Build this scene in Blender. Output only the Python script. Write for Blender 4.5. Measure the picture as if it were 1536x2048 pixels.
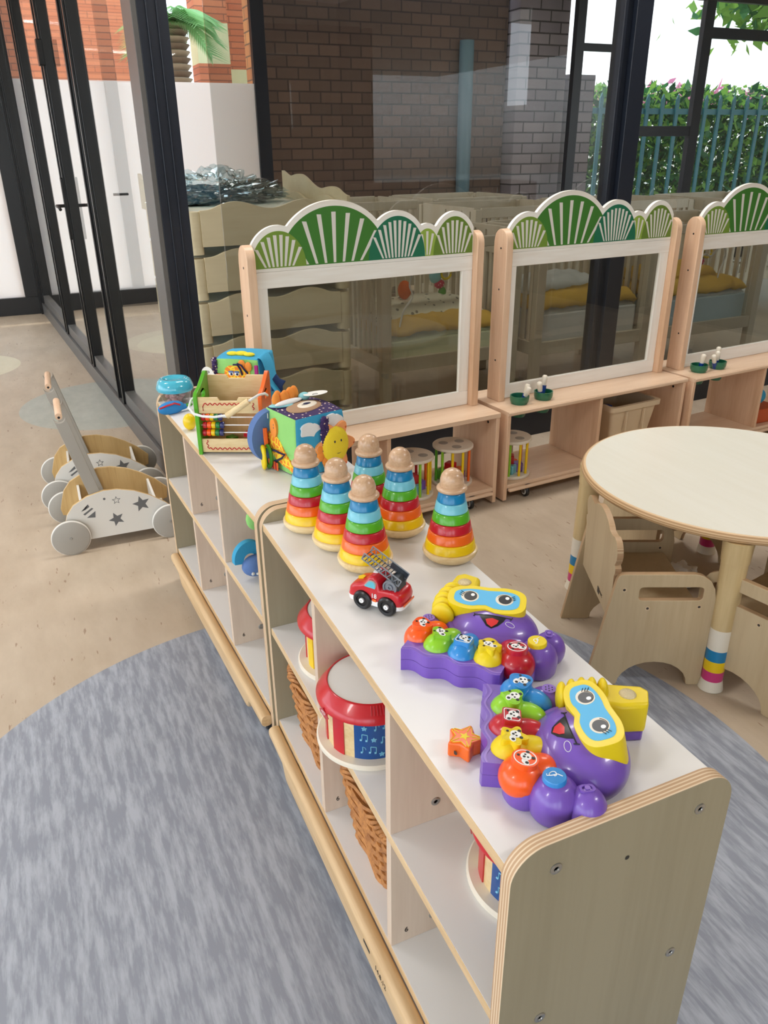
import bpy, bmesh, math, random
from mathutils import Vector, Matrix, noise
from mathutils.geometry import tessellate_polygon
R = math.radians
PI = math.pi
rnd = random.Random(7)
for o in list(bpy.data.objects): bpy.data.objects.remove(o)
scene = bpy.context.scene
COL = scene.collection

# ------------------------------------------------------------ camera
cam_data = bpy.data.cameras.new('camera')
cam = bpy.data.objects.new('camera', cam_data); COL.objects.link(cam)
yaw, pitch, roll = 0.41756, 0.43690, 0.010125
fwd = Vector((math.sin(yaw)*math.cos(pitch), math.cos(yaw)*math.cos(pitch), -math.sin(pitch)))
rt = Vector((math.cos(yaw), -math.sin(yaw), 0))
dn = fwd.cross(rt)
r2 = rt*math.cos(roll) + dn*math.sin(roll)
d2 = -rt*math.sin(roll) + dn*math.cos(roll)
mw = Matrix((( r2.x, -d2.x, -fwd.x, -0.39458), (r2.y, -d2.y, -fwd.y, -0.53163), (r2.z, -d2.z, -fwd.z, 1.48634), (0,0,0,1)))
cam.matrix_world = mw
cam_data.sensor_fit = 'VERTICAL'; cam_data.sensor_height = 36.0
cam_data.lens = 36.0*1555.37/2048.0
cam_data.clip_start = 0.05; cam_data.clip_end = 200
scene.camera = cam

# ------------------------------------------------------------ world, sun, added lamps, exposure
scene.view_settings.view_transform = 'Standard'
scene.view_settings.look = 'None'
scene.view_settings.gamma = 1.0
scene.view_settings.use_curve_mapping = False
scene.view_settings.exposure = 0.2
world = bpy.data.worlds.new('world'); scene.world = world; world.use_nodes = True
wn = world.node_tree.nodes; wl = world.node_tree.links
wn.clear()
wo = wn.new('ShaderNodeOutputWorld'); wb = wn.new('ShaderNodeBackground')
tc = wn.new('ShaderNodeTexCoord'); sx = wn.new('ShaderNodeSeparateXYZ'); cr = wn.new('ShaderNodeValToRGB')
cr.color_ramp.elements[0].position = 0.0; cr.color_ramp.elements[0].color = (0.30, 0.29, 0.27, 1)
cr.color_ramp.elements[1].position = 1.0; cr.color_ramp.elements[1].color = (0.45, 0.66, 1.0, 1)
e = cr.color_ramp.elements.new(0.49); e.color = (0.33, 0.33, 0.31, 1)
e = cr.color_ramp.elements.new(0.52); e.color = (0.84, 0.92, 1.0, 1)
e = cr.color_ramp.elements.new(0.68); e.color = (0.72, 0.86, 1.0, 1)
mp = wn.new('ShaderNodeMath'); mp.operation = 'MULTIPLY_ADD'; mp.inputs[1].default_value = 0.5; mp.inputs[2].default_value = 0.5
wl.new(tc.outputs['Generated'], sx.inputs[0]); wl.new(sx.outputs['Z'], mp.inputs[0]); wl.new(mp.outputs[0], cr.inputs[0])
wl.new(cr.outputs[0], wb.inputs['Color']); wb.inputs['Strength'].default_value = 3.6
wl.new(wb.outputs[0], wo.inputs['Surface'])

def sun(rot, strength, color, angle=2.0):
    l = bpy.data.lights.new('sun', 'SUN'); l.energy = strength; l.color = color; l.angle = R(angle)
    o = bpy.data.objects.new('sun', l); o.rotation_euler = rot; COL.objects.link(o); return o
sun((R(34), 0, R(-112)), 3.4, (1.0, 0.93, 0.80))

# added ceiling lamps, unseen: position x, y, size x, size y, watts
CEIL = 3.3
ADDED_LAMPS = [(-1.8, 2.6, 1.2, 0.3, 26), (0.9, 2.45, 1.2, 0.3, 26), (3.4, 2.55, 1.2, 0.3, 26), (-3.6, -0.6, 1.2, 0.3, 42), (2.6, -1.3, 1.2, 0.3, 42),
         (-1.8, 6.0, 1.2, 0.3, 16), (1.6, 7.0, 1.2, 0.3, 12), (4.6, 7.0, 1.2, 0.3, 12)]

# ------------------------------------------------------------ materials
def S(r, g, b):
    f = lambda c: (c/255/12.92) if c/255 <= 0.04045 else ((c/255+0.055)/1.055)**2.4
    return (f(r), f(g), f(b), 1)
def nm(name):
    m = bpy.data.materials.new(name); m.use_nodes = True
    b = m.node_tree.nodes['Principled BSDF']
    return m, m.node_tree.nodes, m.node_tree.links, b
def flat(name, col, rough=0.5, metal=0.0, coat=0.0, bump=0.0, bscale=200, var=0.0, vscale=8):
    m, n, l, b = nm(name)
    b.inputs['Base Color'].default_value = col; b.inputs['Roughness'].default_value = rough
    b.inputs['Metallic'].default_value = metal
    if coat: b.inputs['Coat Weight'].default_value = coat; b.inputs['Coat Roughness'].default_value = 0.08
    t = n.new('ShaderNodeTexCoord')
    if var:
        nz = n.new('ShaderNodeTexNoise'); nz.inputs['Scale'].default_value = vscale
        mx = n.new('ShaderNodeMixRGB'); mx.inputs[1].default_value = col
        mx.inputs[2].default_value = tuple(c*(1-var) for c in col[:3])+(1,)
        l.new(t.outputs['Object'], nz.inputs['Vector']); l.new(nz.outputs['Fac'], mx.inputs[0]); l.new(mx.outputs[0], b.inputs['Base Color'])
    if bump:
        nb = n.new('ShaderNodeTexNoise'); nb.inputs['Scale'].default_value = bscale
        bp = n.new('ShaderNodeBump'); bp.inputs['Strength'].default_value = bump; bp.inputs['Distance'].default_value = 0.002
        l.new(t.outputs['Object'], nb.inputs['Vector']); l.new(nb.outputs['Fac'], bp.inputs['Height']); l.new(bp.outputs[0], b.inputs['Normal'])
    return m
def wood(name, c1, c2, axis='z', rough=0.42, scale=14, stretch=0.08, coat=0.0):
    m, n, l, b = nm(name)
    t = n.new('ShaderNodeTexCoord'); mpn = n.new('ShaderNodeMapping')
    sc = {'x': (stretch, 1, 1), 'y': (1, stretch, 1), 'z': (1, 1, stretch)}[axis]
    mpn.inputs['Scale'].default_value = sc
    nz = n.new('ShaderNodeTexNoise'); nz.inputs['Scale'].default_value = scale; nz.inputs['Detail'].default_value = 5; nz.inputs['Roughness'].default_value = 0.6
    nf = n.new('ShaderNodeTexNoise'); nf.inputs['Scale'].default_value = scale*9; nf.inputs['Detail'].default_value = 2
    ad = n.new('ShaderNodeMath'); ad.operation = 'MULTIPLY_ADD'; ad.inputs[1].default_value = 0.4
    rp = n.new('ShaderNodeValToRGB'); rp.color_ramp.elements[0].position = 0.48; rp.color_ramp.elements[0].color = c2
    rp.color_ramp.elements[1].position = 0.82; rp.color_ramp.elements[1].color = c1
    l.new(t.outputs['Object'], mpn.inputs[0]); l.new(mpn.outputs[0], nz.inputs['Vector']); l.new(mpn.outputs[0], nf.inputs['Vector'])
    l.new(nf.outputs['Fac'], ad.inputs[0]); l.new(nz.outputs['Fac'], ad.inputs[2]); l.new(ad.outputs[0], rp.inputs[0])
    l.new(rp.outputs[0], b.inputs['Base Color']); b.inputs['Roughness'].default_value = rough
    if coat: b.inputs['Coat Weight'].default_value = coat; b.inputs['Coat Roughness'].default_value = 0.15
    return m
def ply(name, axis, period, c1=S(224,200,168), c2=S(192,156,120)):
    m, n, l, b = nm(name)
    t = n.new('ShaderNodeTexCoord'); s = n.new('ShaderNodeSeparateXYZ'); mu = n.new('ShaderNodeMath'); mu.operation = 'MULTIPLY'
    mu.inputs[1].default_value = 2*PI/period; sn = n.new('ShaderNodeMath'); sn.operation = 'SINE'
    rp = n.new('ShaderNodeValToRGB'); rp.color_ramp.elements[0].position = 0.0; rp.color_ramp.elements[0].color = c2
    rp.color_ramp.elements[1].position = 0.55; rp.color_ramp.elements[1].color = c1
    l.new(t.outputs['Object'], s.inputs[0]); l.new(s.outputs[axis.upper()], mu.inputs[0]); l.new(mu.outputs[0], sn.inputs[0])
    l.new(sn.outputs[0], rp.inputs[0]); l.new(rp.outputs[0], b.inputs['Base Color']); b.inputs['Roughness'].default_value = 0.5
    return m
def glass(name, tint=(0.93, 0.95, 0.93, 1), gloss=0.0, base_alpha=0.0, refl=1.0):
    m = bpy.data.materials.new(name); m.use_nodes = True; n = m.node_tree.nodes; l = m.node_tree.links; n.clear()
    o = n.new('ShaderNodeOutputMaterial'); tr = n.new('ShaderNodeBsdfTransparent'); tr.inputs[0].default_value = tint
    gl = n.new('ShaderNodeBsdfGlossy'); gl.inputs['Roughness'].default_value = 0.01; gl.inputs['Color'].default_value = (refl, refl, refl, 1)
    fr = n.new('ShaderNodeFresnel'); fr.inputs['IOR'].default_value = 1.5
    ad = n.new('ShaderNodeMath'); ad.operation = 'MULTIPLY_ADD'; ad.inputs[1].default_value = 1.0; ad.inputs[2].default_value = gloss; ad.use_clamp = True
    mx = n.new('ShaderNodeMixShader'); ge = n.new('ShaderNodeNewGeometry'); iv = n.new('ShaderNodeMath'); iv.operation = 'SUBTRACT'; iv.inputs[0].default_value = 1.0
    ml = n.new('ShaderNodeMath'); ml.operation = 'MULTIPLY'
    l.new(fr.outputs[0], ad.inputs[0]); l.new(ge.outputs['Backfacing'], iv.inputs[1]); l.new(ad.outputs[0], ml.inputs[0]); l.new(iv.outputs[0], ml.inputs[1]); l.new(ml.outputs[0], mx.inputs[0]); l.new(tr.outputs[0], mx.inputs[1]); l.new(gl.outputs[0], mx.inputs[2])
    l.new(mx.outputs[0], o.inputs['Surface']); return m
def emit(name, col, s):
    m = bpy.data.materials.new(name); m.use_nodes = True; n = m.node_tree.nodes; l = m.node_tree.links; n.clear()
    o = n.new('ShaderNodeOutputMaterial'); em = n.new('ShaderNodeEmission'); em.inputs[0].default_value = col; em.inputs[1].default_value = s
    l.new(em.outputs[0], o.inputs['Surface']); return m
def brick(name, c1, c2, mortar, plane='xz', bw=0.23, bh=0.115, mort=0.008):
    m, n, l, b = nm(name)
    t = n.new('ShaderNodeTexCoord'); s = n.new('ShaderNodeSeparateXYZ'); c = n.new('ShaderNodeCombineXYZ')
    l.new(t.outputs['Object'], s.inputs[0]); l.new(s.outputs[plane[0].upper()], c.inputs[0]); l.new(s.outputs[plane[1].upper()], c.inputs[1])
    bt = n.new('ShaderNodeTexBrick'); bt.inputs['Scale'].default_value = 1.0; bt.inputs['Brick Width'].default_value = bw; bt.inputs['Row Height'].default_value = bh
    bt.inputs['Mortar Size'].default_value = mort; bt.inputs['Color1'].default_value = c1; bt.inputs['Color2'].default_value = c2; bt.inputs['Mortar'].default_value = mortar
    bt.inputs['Mortar Smooth'].default_value = 0.1
    l.new(c.outputs[0], bt.inputs['Vector']); l.new(bt.outputs['Color'], b.inputs['Base Color']); b.inputs['Roughness'].default_value = 0.85
    bp = n.new('ShaderNodeBump'); bp.inputs['Strength'].default_value = 0.6; bp.inputs['Distance'].default_value = 0.01; bp.invert = True
    l.new(bt.outputs['Fac'], bp.inputs['Height']); l.new(bp.outputs[0], b.inputs['Normal'])
    return m

M = {}
M['maple'] = wood('maple', S(214,190,156), S(190,162,126), 'z')
M['maple_x'] = wood('maple_x', S(216,192,158), S(192,165,128), 'x')
M['maple_y'] = wood('maple_y', S(222,190,146), S(196,160,114), 'y')
M['panel_face_shaded'] = wood('panel_face_shaded', S(156,145,119), S(146,135,109), 'z', rough=0.5, scale=10, stretch=0.05)  # maple darkened: shade on the near end panel put into the colour
M['divider'] = wood('divider', S(220,199,178), S(206,182,160), 'z', rough=0.5, scale=10)
M['beech'] = wood('beech', S(232,196,164), S(216,174,138), 'z', rough=0.4, scale=12)
M['beech_x'] = wood('beech_x', S(234,203,174), S(220,184,152), 'x', rough=0.35, scale=12)
M['pale_ply'] = wood('pale_ply', S(250,247,240), S(238,230,218), 'x', rough=0.45, scale=8)
M['pale_ply_z'] = wood('pale_ply_z', S(250,247,240), S(238,230,218), 'z', rough=0.45, scale=8)
M['laminate'] = flat('laminate', S(232,230,228), 0.34, var=0.02, vscale=3)
M['table_top'] = wood('table_top', S(236,232,219), S(232,227,212), 'y', rough=0.3, scale=6, coat=0.1)
M['edge_y'] = ply('edge_y', 'y', 0.0053)
M['edge_x'] = ply('edge_x', 'x', 0.0060)
M['edge_z'] = ply('edge_z', 'z', 0.0070, S(222,190,148), S(188,148,104))
M['chair_wood'] = wood('chair_wood', S(200,178,142), S(186,162,126), 'z', rough=0.45, scale=9)
M['chair_edge'] = ply('chair_edge', 'y', 0.004, S(198,170,134), S(172,136,100))
M['leg_wood'] = wood('leg_wood', S(212,186,138), S(196,168,118), 'z', rough=0.4)
M['knob_wood'] = wood('knob_wood', S(214,178,144), S(182,140,104), 'x', rough=0.3, scale=22, stretch=0.25, coat=0.25)
M['base_wood'] = wood('base_wood', S(236,212,164), S(216,182,126), 'x', rough=0.3, scale=18, stretch=0.2, coat=0.2)
M['cream'] = flat('cream', S(232,222,204), 0.4)
M['white'] = flat('white', S(247,247,246), 0.4)
M['white_paint'] = flat('white_paint', S(226,222,214), 0.45)
M['grey_paint'] = flat('grey_paint', S(166,161,152), 0.5)
M['bag_wood'] = wood('bag_wood', S(206,172,116), S(186,150,94), 'z', rough=0.5)
M['navy_frame'] = flat('navy_frame', S(30,36,48), 0.35, var=0.15)
M['black_frame'] = flat('black_frame', S(26,26,27), 0.3)
M['grey_frame'] = flat('grey_frame', S(92,90,88), 0.4)
M['steel'] = flat('steel', S(170,170,168), 0.3, metal=0.9)
M['black'] = flat('black', S(18,18,20), 0.35)
M['rubber'] = flat('rubber', S(22,22,24), 0.3)
M['dark_ink'] = flat('dark_ink', S(60,50,44), 0.6)
M['screen'] = glass('screen', (0.90, 0.90, 0.87, 1), gloss=0.02)
M['pane'] = glass('pane', (0.77, 0.77, 0.75, 1), gloss=0.01)
M['pane_clear'] = glass('pane_clear', (0.97, 0.98, 0.975, 1), gloss=0.0)
for k, c in dict(red=(196,18,34), orange=(240,104,20), yellow=(240,200,8), green=(84,172,28), lightblue=(118,196,214), blue=(6,124,176), deepblue=(22,64,140),
                 purple=(122,86,186), lime=(146,208,44), sky=(44,140,214), crimson=(190,20,40), tangerine=(255,92,16), lemon=(236,208,10), pink=(206,50,120),
                 cupgreen=(34,108,78), drumblue=(8,74,142), noteblue=(116,186,214), lens=(96,186,232), tongue=(214,50,52), ladder=(120,126,134), ladder_dark=(52,60,68), window_tint=(96,186,204),
                 purple_light=(142,108,200), beadnavy=(34,42,104), beadgreen=(24,124,56), leafgreen=(62,140,30)).items():
    M[k] = flat(k, S(*c), 0.45 if k == 'lemon' else 0.30, coat=0.05 if k == 'lemon' else 0.12 if k in ('yellow','lime') else 0.3)
for k, c in dict(f_green=(150,214,120), f_navy=(52,36,84), f_blue=(60,164,206), f_bluegrey=(92,122,176), f_orange=(246,150,60), f_peach=(244,170,110), f_yellow=(248,220,50), f_white=(240,240,238),
                 f_brown=(176,140,108), f_darkorange=(240,110,40), f_teal=(150,214,222), f_red=(170,26,46), f_ink=(30,30,70), f_magenta=(176,40,130),
                 bed_yellow=(240,196,84), bed_pale=(222,232,196), bed_white=(232,236,238), bed_blue=(196,220,230), f_dkblue=(24,50,96)).items():
    M[k] = flat(k, S(*c), 0.85, bump=0.5, bscale=500, var=0.12, vscale=20)
for k, c in dict(hill_olive=(118,150,54), hill_green=(62,124,44), hill_teal=(24,112,80), hill_lime=(150,178,70), hill_moss=(104,134,46)).items():
    M[k] = flat(k, S(*c), 0.5)

# ------------------------------------------------------------ mesh builder
class MB:
    def __init__(s): s.v = []; s.f = []; s.m = []
    def add(s, vs, fs, mi=0, T=None):
        o = len(s.v)
        for p in vs:
            p = Vector(p)
            s.v.append(T @ p if T is not None else p)
        for f in fs: s.f.append(tuple(i+o for i in f)); s.m.append(mi)
        return s
    def box(s, x0, x1, y0, y1, z0, z1, mi=0, T=None):
        vs = [(x,y,z) for x in (x0,x1) for y in (y0,y1) for z in (z0,z1)]
        return s.add(vs, [(0,1,3,2),(4,6,7,5),(0,4,5,1),(2,3,7,6),(0,2,6,4),(1,5,7,3)], mi, T)
    def prism(s, poly, t0, t1, ax='z', mi=0, me=None, holes=(), T=None):
        # poly: 2-D points; ax: extrusion axis. x:(y,z) y:(x,z) z:(x,y)
        if me is None: me = mi
        def P(p, t):
            return {'z': (p[0],p[1],t), 'y': (p[0],t,p[1]), 'x': (t,p[0],p[1])}[ax]
        loops = [list(poly)] + [list(h) for h in holes]
        flatp = [p for lo in loops for p in lo]
        tris = tessellate_polygon([[Vector((p[0],p[1],0)) for p in lo] for lo in loops]) if holes or len(poly) > 4 else [tuple(range(len(poly)))]
        n = len(flatp)
        s.add([P(p,t0) for p in flatp]+[P(p,t1) for p in flatp], [], mi, T)
        o = len(s.v)-2*n
        def area(f): return sum(flatp[f[i]][0]*flatp[f[(i+1)%len(f)]][1]-flatp[f[(i+1)%len(f)]][0]*flatp[f[i]][1] for i in range(len(f)))
        for f in tris:
            f = tuple(f)
            if area(f) < 0: f = f[::-1]
            if ax == 'y': f = f[::-1]
            s.f.append(tuple(o+n+i for i in f)); s.m.append(mi)
            s.f.append(tuple(o+i for i in f[::-1])); s.m.append(mi)
        k = 0
        for li, lo in enumerate(loops):
            L = len(lo); a = sum(lo[i][0]*lo[(i+1)%L][1]-lo[(i+1)%L][0]*lo[i][1] for i in range(L))
            rev = (a < 0) != (li > 0)
            if ax == 'y': rev = not rev
            for i in range(L):
                j = (i+1)%L; q = (o+k+i, o+k+j, o+n+k+j, o+n+k+i)
                s.f.append(q[::-1] if rev else q); s.m.append(me)
            k += L
        return s
    def lathe(s, prof, seg=32, c=(0,0,0), mi=0, ax='z', T=None, sx=1, sy=1):
        vs = []; fs = []; n = len(prof)
        for i in range(seg):
            a = 2*PI*i/seg; ca, sa = math.cos(a)*sx, math.sin(a)*sy
            for r, z in prof:
                p = {'z': (r*ca, r*sa, z), 'y': (r*ca, z, -r*sa), 'x': (z, r*ca, r*sa)}[ax]
                vs.append((p[0]+c[0], p[1]+c[1], p[2]+c[2]))
        for i in range(seg):
            j = (i+1)%seg
            for k in range(n-1):
                if prof[k][0] == 0 and prof[k+1][0] == 0: continue
                fs.append((i*n+k, j*n+k, j*n+k+1, i*n+k+1))
        return s.add(vs, fs, mi, T)
    def cyl(s, p0, p1, r0, r1=None, seg=16, mi=0, T=None):
        if r1 is None: r1 = r0
        p0 = Vector(p0); p1 = Vector(p1); d = (p1-p0); L = d.length
        q = d.to_track_quat('Z','Y').to_matrix().to_4x4(); q.translation = p0
        if T is not None: q = T @ q
        return s.lathe([(0,0),(r0,0),(r1,L),(0,L)], seg, mi=mi, T=q)
    def tube(s, pts, r, seg=8, mi=0, closed=False, T=None, cap=True):
        pts = [Vector(p) for p in pts]; n = len(pts); rs = r if isinstance(r, (list,tuple)) else [r]*n
        vs = []; up = Vector((0,0,1))
        for i, p in enumerate(pts):
            a = pts[(i-1)%n] if closed or i > 0 else p; b = pts[(i+1)%n] if closed or i < n-1 else p
            t = (b-a).normalized()
            u = t.cross(up)
            if u.length < 1e-3: u = t.cross(Vector((1,0,0)))
            u.normalize(); w = u.cross(t).normalized()
            for k in range(seg):
                an = 2*PI*k/seg; vs.append(p + (u*math.cos(an)+w*math.sin(an))*rs[i])
        fs = []
        for i in range(n if closed else n-1):
            j = (i+1)%n
            for k in range(seg):
                l = (k+1)%seg; fs.append((i*seg+k, i*seg+l, j*seg+l, j*seg+k))
        if cap and not closed:
            fs.append(tuple(range(seg))[::-1]); fs.append(tuple((n-1)*seg+k for k in range(seg)))
        return s.add(vs, fs, mi, T)
    def ell(s, c, r, seg=24, rings=14, mi=0, T=None, zmin=-1.0):
        if not isinstance(r, (list,tuple)): r = (r,r,r)
        prof = []
        a0 = math.asin(max(-1, zmin))
        for i in range(rings+1):
            a = a0 + (PI/2-a0)*i/rings; prof.append((max(0,math.cos(a)), math.sin(a)))
        if zmin > -1: prof = [(0, zmin)] + prof
        prof[-1] = (0, 1)
        q = Matrix.Translation(c) @ Matrix.Diagonal((r[0],r[1],r[2],1))
        if T is not None: q = T @ q
        return s.lathe(prof, seg, mi=mi, T=q)
    def build(s, name, mats, parent=None, bevel=0, seg=2, angle=38, smooth=True, sub=0):
        me = bpy.data.meshes.new(name)
        me.from_pydata([tuple(v) for v in s.v], [], s.f)
        if not isinstance(mats, (list,tuple)): mats = [mats]
        for m in mats: me.materials.append(M[m] if isinstance(m, str) else m)
        me.polygons.foreach_set('material_index', s.m)
        bm = bmesh.new(); bm.from_mesh(me)
        bmesh.ops.remove_doubles(bm, verts=bm.verts, dist=1e-6)
        bmesh.ops.recalc_face_normals(bm, faces=bm.faces) if len(bm.faces) < 60000 else None
        bm.to_mesh(me); bm.free()
        if smooth:
            me.shade_smooth(); me.set_sharp_from_angle(angle=R(angle))
        o = bpy.data.objects.new(name, me); COL.objects.link(o)
        if parent is not None: o.parent = parent
        if bevel:
            b = o.modifiers.new('bevel', 'BEVEL'); b.width = bevel; b.segments = seg; b.limit_method = 'ANGLE'; b.angle_limit = R(40)
        if sub:
            b = o.modifiers.new('sub', 'SUBSURF'); b.levels = sub; b.render_levels = sub
        return o
def text_mb(body, size, T, depth=0.0006, align='CENTER'):
    cu = bpy.data.curves.new('t', 'FONT'); cu.body = body; cu.size = size; cu.extrude = depth; cu.align_x = align; cu.align_y = 'CENTER'
    o = bpy.data.objects.new('t', cu); COL.objects.link(o); bpy.context.view_layer.update()
    dg = bpy.context.evaluated_depsgraph_get(); me = bpy.data.meshes.new_from_object(o.evaluated_get(dg))
    mb = MB(); mb.add([v.co for v in me.vertices], [tuple(p.vertices) for p in me.polygons], 0, T)
    bpy.data.objects.remove(o); bpy.data.meshes.remove(me); bpy.data.curves.remove(cu); return mb
def tag(o, label, cat, group=None, kind=None):
    o['label'] = label; o['category'] = cat
    if group: o['group'] = group
    if kind: o['kind'] = kind
    return o
def thing(name, label, cat, loc=(0,0,0), rz=0, group=None, rot=None):
    o = bpy.data.objects.new(name, None); COL.objects.link(o); o.location = loc; o.rotation_euler = rot if rot else (0,0,rz)
    o.empty_display_size = 0.05
    return tag(o, label, cat, group)
def struct(o): o['kind'] = 'structure'; return o
def kids(o): return [c for c in bpy.data.objects if c.parent == o]
def copy_tree(o, parent=None):
    ks = kids(o)
    c = o.copy(); COL.objects.link(c); c.parent = parent
    for ch in ks: copy_tree(ch, c)
    return c
def dup(o, loc, rz, label, group=None):
    c = copy_tree(o); c.location = loc; c.rotation_euler = (0,0,rz); c['label'] = label
    if group: c['group'] = group
    return c
def rrect(x0, x1, y0, y1, r, n=6, corners=(1,1,1,1)):
    pts = []
    cs = [(x1-r,y0+r,-90),(x1-r,y1-r,0),(x0+r,y1-r,90),(x0+r,y0+r,180)]
    raw = [(x1,y0),(x1,y1),(x0,y1),(x0,y0)]
    for (cx,cy,a), p, k in zip(cs, raw, corners):
        if k:
            for i in range(n+1): t = R(a+90*i/n); pts.append((cx+r*math.cos(t), cy+r*math.sin(t)))
        else: pts.append(p)
    return pts
def circle(cx, cy, r, n=32, ry=None):
    ry = r if ry is None else ry
    return [(cx+r*math.cos(2*PI*i/n), cy+ry*math.sin(2*PI*i/n)) for i in range(n)]
def star(cx, cy, r, n=5, inner=0.45, rot=90):
    return [(cx+(r if i%2==0 else r*inner)*math.cos(R(rot+180*i/n)), cy+(r if i%2==0 else r*inner)*math.sin(R(rot+180*i/n))) for i in range(2*n)]

# ------------------------------------------------------------ structure: floor
def floor_mat():
    m, n, l, b = nm('vinyl_floor')
    t = n.new('ShaderNodeTexCoord')
    def streak(scale, st, lo, hi, ca, cb):
        mpn = n.new('ShaderNodeMapping'); mpn.inputs['Scale'].default_value = (1, st, 1); mpn.inputs['Rotation'].default_value = (0,0,R(-4))
        nz = n.new('ShaderNodeTexNoise'); nz.inputs['Scale'].default_value = scale; nz.inputs['Detail'].default_value = 4; nz.inputs['Roughness'].default_value = 0.65
        rp = n.new('ShaderNodeValToRGB'); rp.color_ramp.elements[0].position = lo; rp.color_ramp.elements[0].color = ca
        rp.color_ramp.elements[1].position = hi; rp.color_ramp.elements[1].color = cb
        l.new(t.outputs['Object'], mpn.inputs[0]); l.new(mpn.outputs[0], nz.inputs['Vector']); l.new(nz.outputs['Fac'], rp.inputs[0]); return rp.outputs[0]
    beige = streak(9, 0.35, 0.3, 0.7, S(184,166,144), S(200,183,162))
    grey = streak(52, 0.15, 0.42, 0.62, S(142,147,159), S(174,179,190))
    pale = streak(8, 0.4, 0.3, 0.7, S(206,196,168), S(216,206,180))
    pgrey = streak(14, 0.5, 0.3, 0.7, S(172,174,164), S(188,188,178))
    # dark flecks in the beige sheet
    mpn = n.new('ShaderNodeMapping'); mpn.inputs['Scale'].default_value = (1, 0.22, 1)
    fk = n.new('ShaderNodeTexNoise'); fk.inputs['Scale'].default_value = 55; fk.inputs['Detail'].default_value = 3
    fr = n.new('ShaderNodeValToRGB'); fr.color_ramp.elements[0].position = 0.66; fr.color_ramp.elements[0].color = (0,0,0,1); fr.color_ramp.elements[1].position = 0.71; fr.color_ramp.elements[1].color = (0.7,0.7,0.7,1)
    l.new(t.outputs['Object'], mpn.inputs[0]); l.new(mpn.outputs[0], fk.inputs['Vector']); l.new(fk.outputs['Fac'], fr.inputs[0])
    mf = n.new('ShaderNodeMixRGB'); l.new(fr.outputs[0], mf.inputs[0]); l.new(beige, mf.inputs[1]); mf.inputs[2].default_value = S(140,108,84)
    out = mf.outputs[0]
    def disc(cx, cy, r, col, out):
        v = n.new('ShaderNodeVectorMath'); v.operation = 'DISTANCE'; v.inputs[1].default_value = (cx, cy, 0)
        l.new(t.outputs['Object'], v.inputs[0])
        c = n.new('ShaderNodeMath'); c.operation = 'LESS_THAN'; c.inputs[1].default_value = r; l.new(v.outputs['Value'], c.inputs[0])
        mx = n.new('ShaderNodeMixRGB'); l.new(c.outputs[0], mx.inputs[0]); l.new(out, mx.inputs[1]); l.new(col, mx.inputs[2]); return mx.outputs[0]
    out = disc(0.086, 0.683, 1.104, grey, out)
    out = disc(-0.98, 6.10, 0.44, pale, out)
    out = disc(-0.02, 4.69, 0.56, pgrey, out)
    out = disc(0.78, 6.35, 0.5, pale, out)
    l.new(out, b.inputs['Base Color']); b.inputs['Roughness'].default_value = 0.42
    b.inputs['Specular IOR Level'].default_value = 0.4
    nb = n.new('ShaderNodeTexNoise'); nb.inputs['Scale'].default_value = 30
    bp = n.new('ShaderNodeBump'); bp.inputs['Strength'].default_value = 0.05; bp.inputs['Distance'].default_value = 0.003
    l.new(t.outputs['Object'], nb.inputs['Vector']); l.new(nb.outputs['Fac'], bp.inputs['Height']); l.new(bp.outputs[0], b.inputs['Normal'])
    return m
M['floor'] = floor_mat()
M['clay'] = flat('clay', S(104,96,88), 0.7)
M['taupe'] = flat('taupe', S(150,142,130), 0.7)
M['plaster'] = flat('plaster', S(222,220,214), 0.7)
M['ceiling'] = flat('ceiling', S(232,231,227), 0.8)
struct(MB().box(-7.2, 11.2, -5.0, 8.42, -0.12, 0.0).build('floor', 'floor', smooth=False))
struct(MB().box(-7.2, 11.2, -5.0, 8.5, CEIL, CEIL+0.15).build('ceiling', 'ceiling', smooth=False))
# classroom outer walls with window openings (mostly behind the camera)
def rect(a, b, c, d): return [(a,c),(b,c),(b,d),(a,d)]
mb = MB(); mb.prism(rect(-5.0, 8.42, 0, CEIL), -7.2, -7.05, 'x', holes=[rect(-4.6,-1.6,0.1,3.1), rect(-1.4,1.8,0.1,3.1), rect(2.0,5.0,0.1,3.1), rect(5.2,8.0,0.1,3.1)])
struct(mb.build('wall_left', 'plaster', smooth=False))
mb = MB(); mb.prism(rect(-7.05, 5.5, 0, CEIL), -5.0, -4.85, 'y', holes=[rect(-6.8,-4.7,0.2,3.0), rect(-4.3,-2.2,0.2,3.0), rect(-1.8,-0.4,0.2,3.0)])
struct(mb.build('wall_back', 'taupe', smooth=False))
mb = MB(); mb.prism(rect(-4.85, 3.2, 0, CEIL), 5.5, 5.62, 'x', holes=[rect(-1.35,-0.9,1.9,2.8)])
struct(mb.build('wall_right', 'clay', smooth=False))

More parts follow.
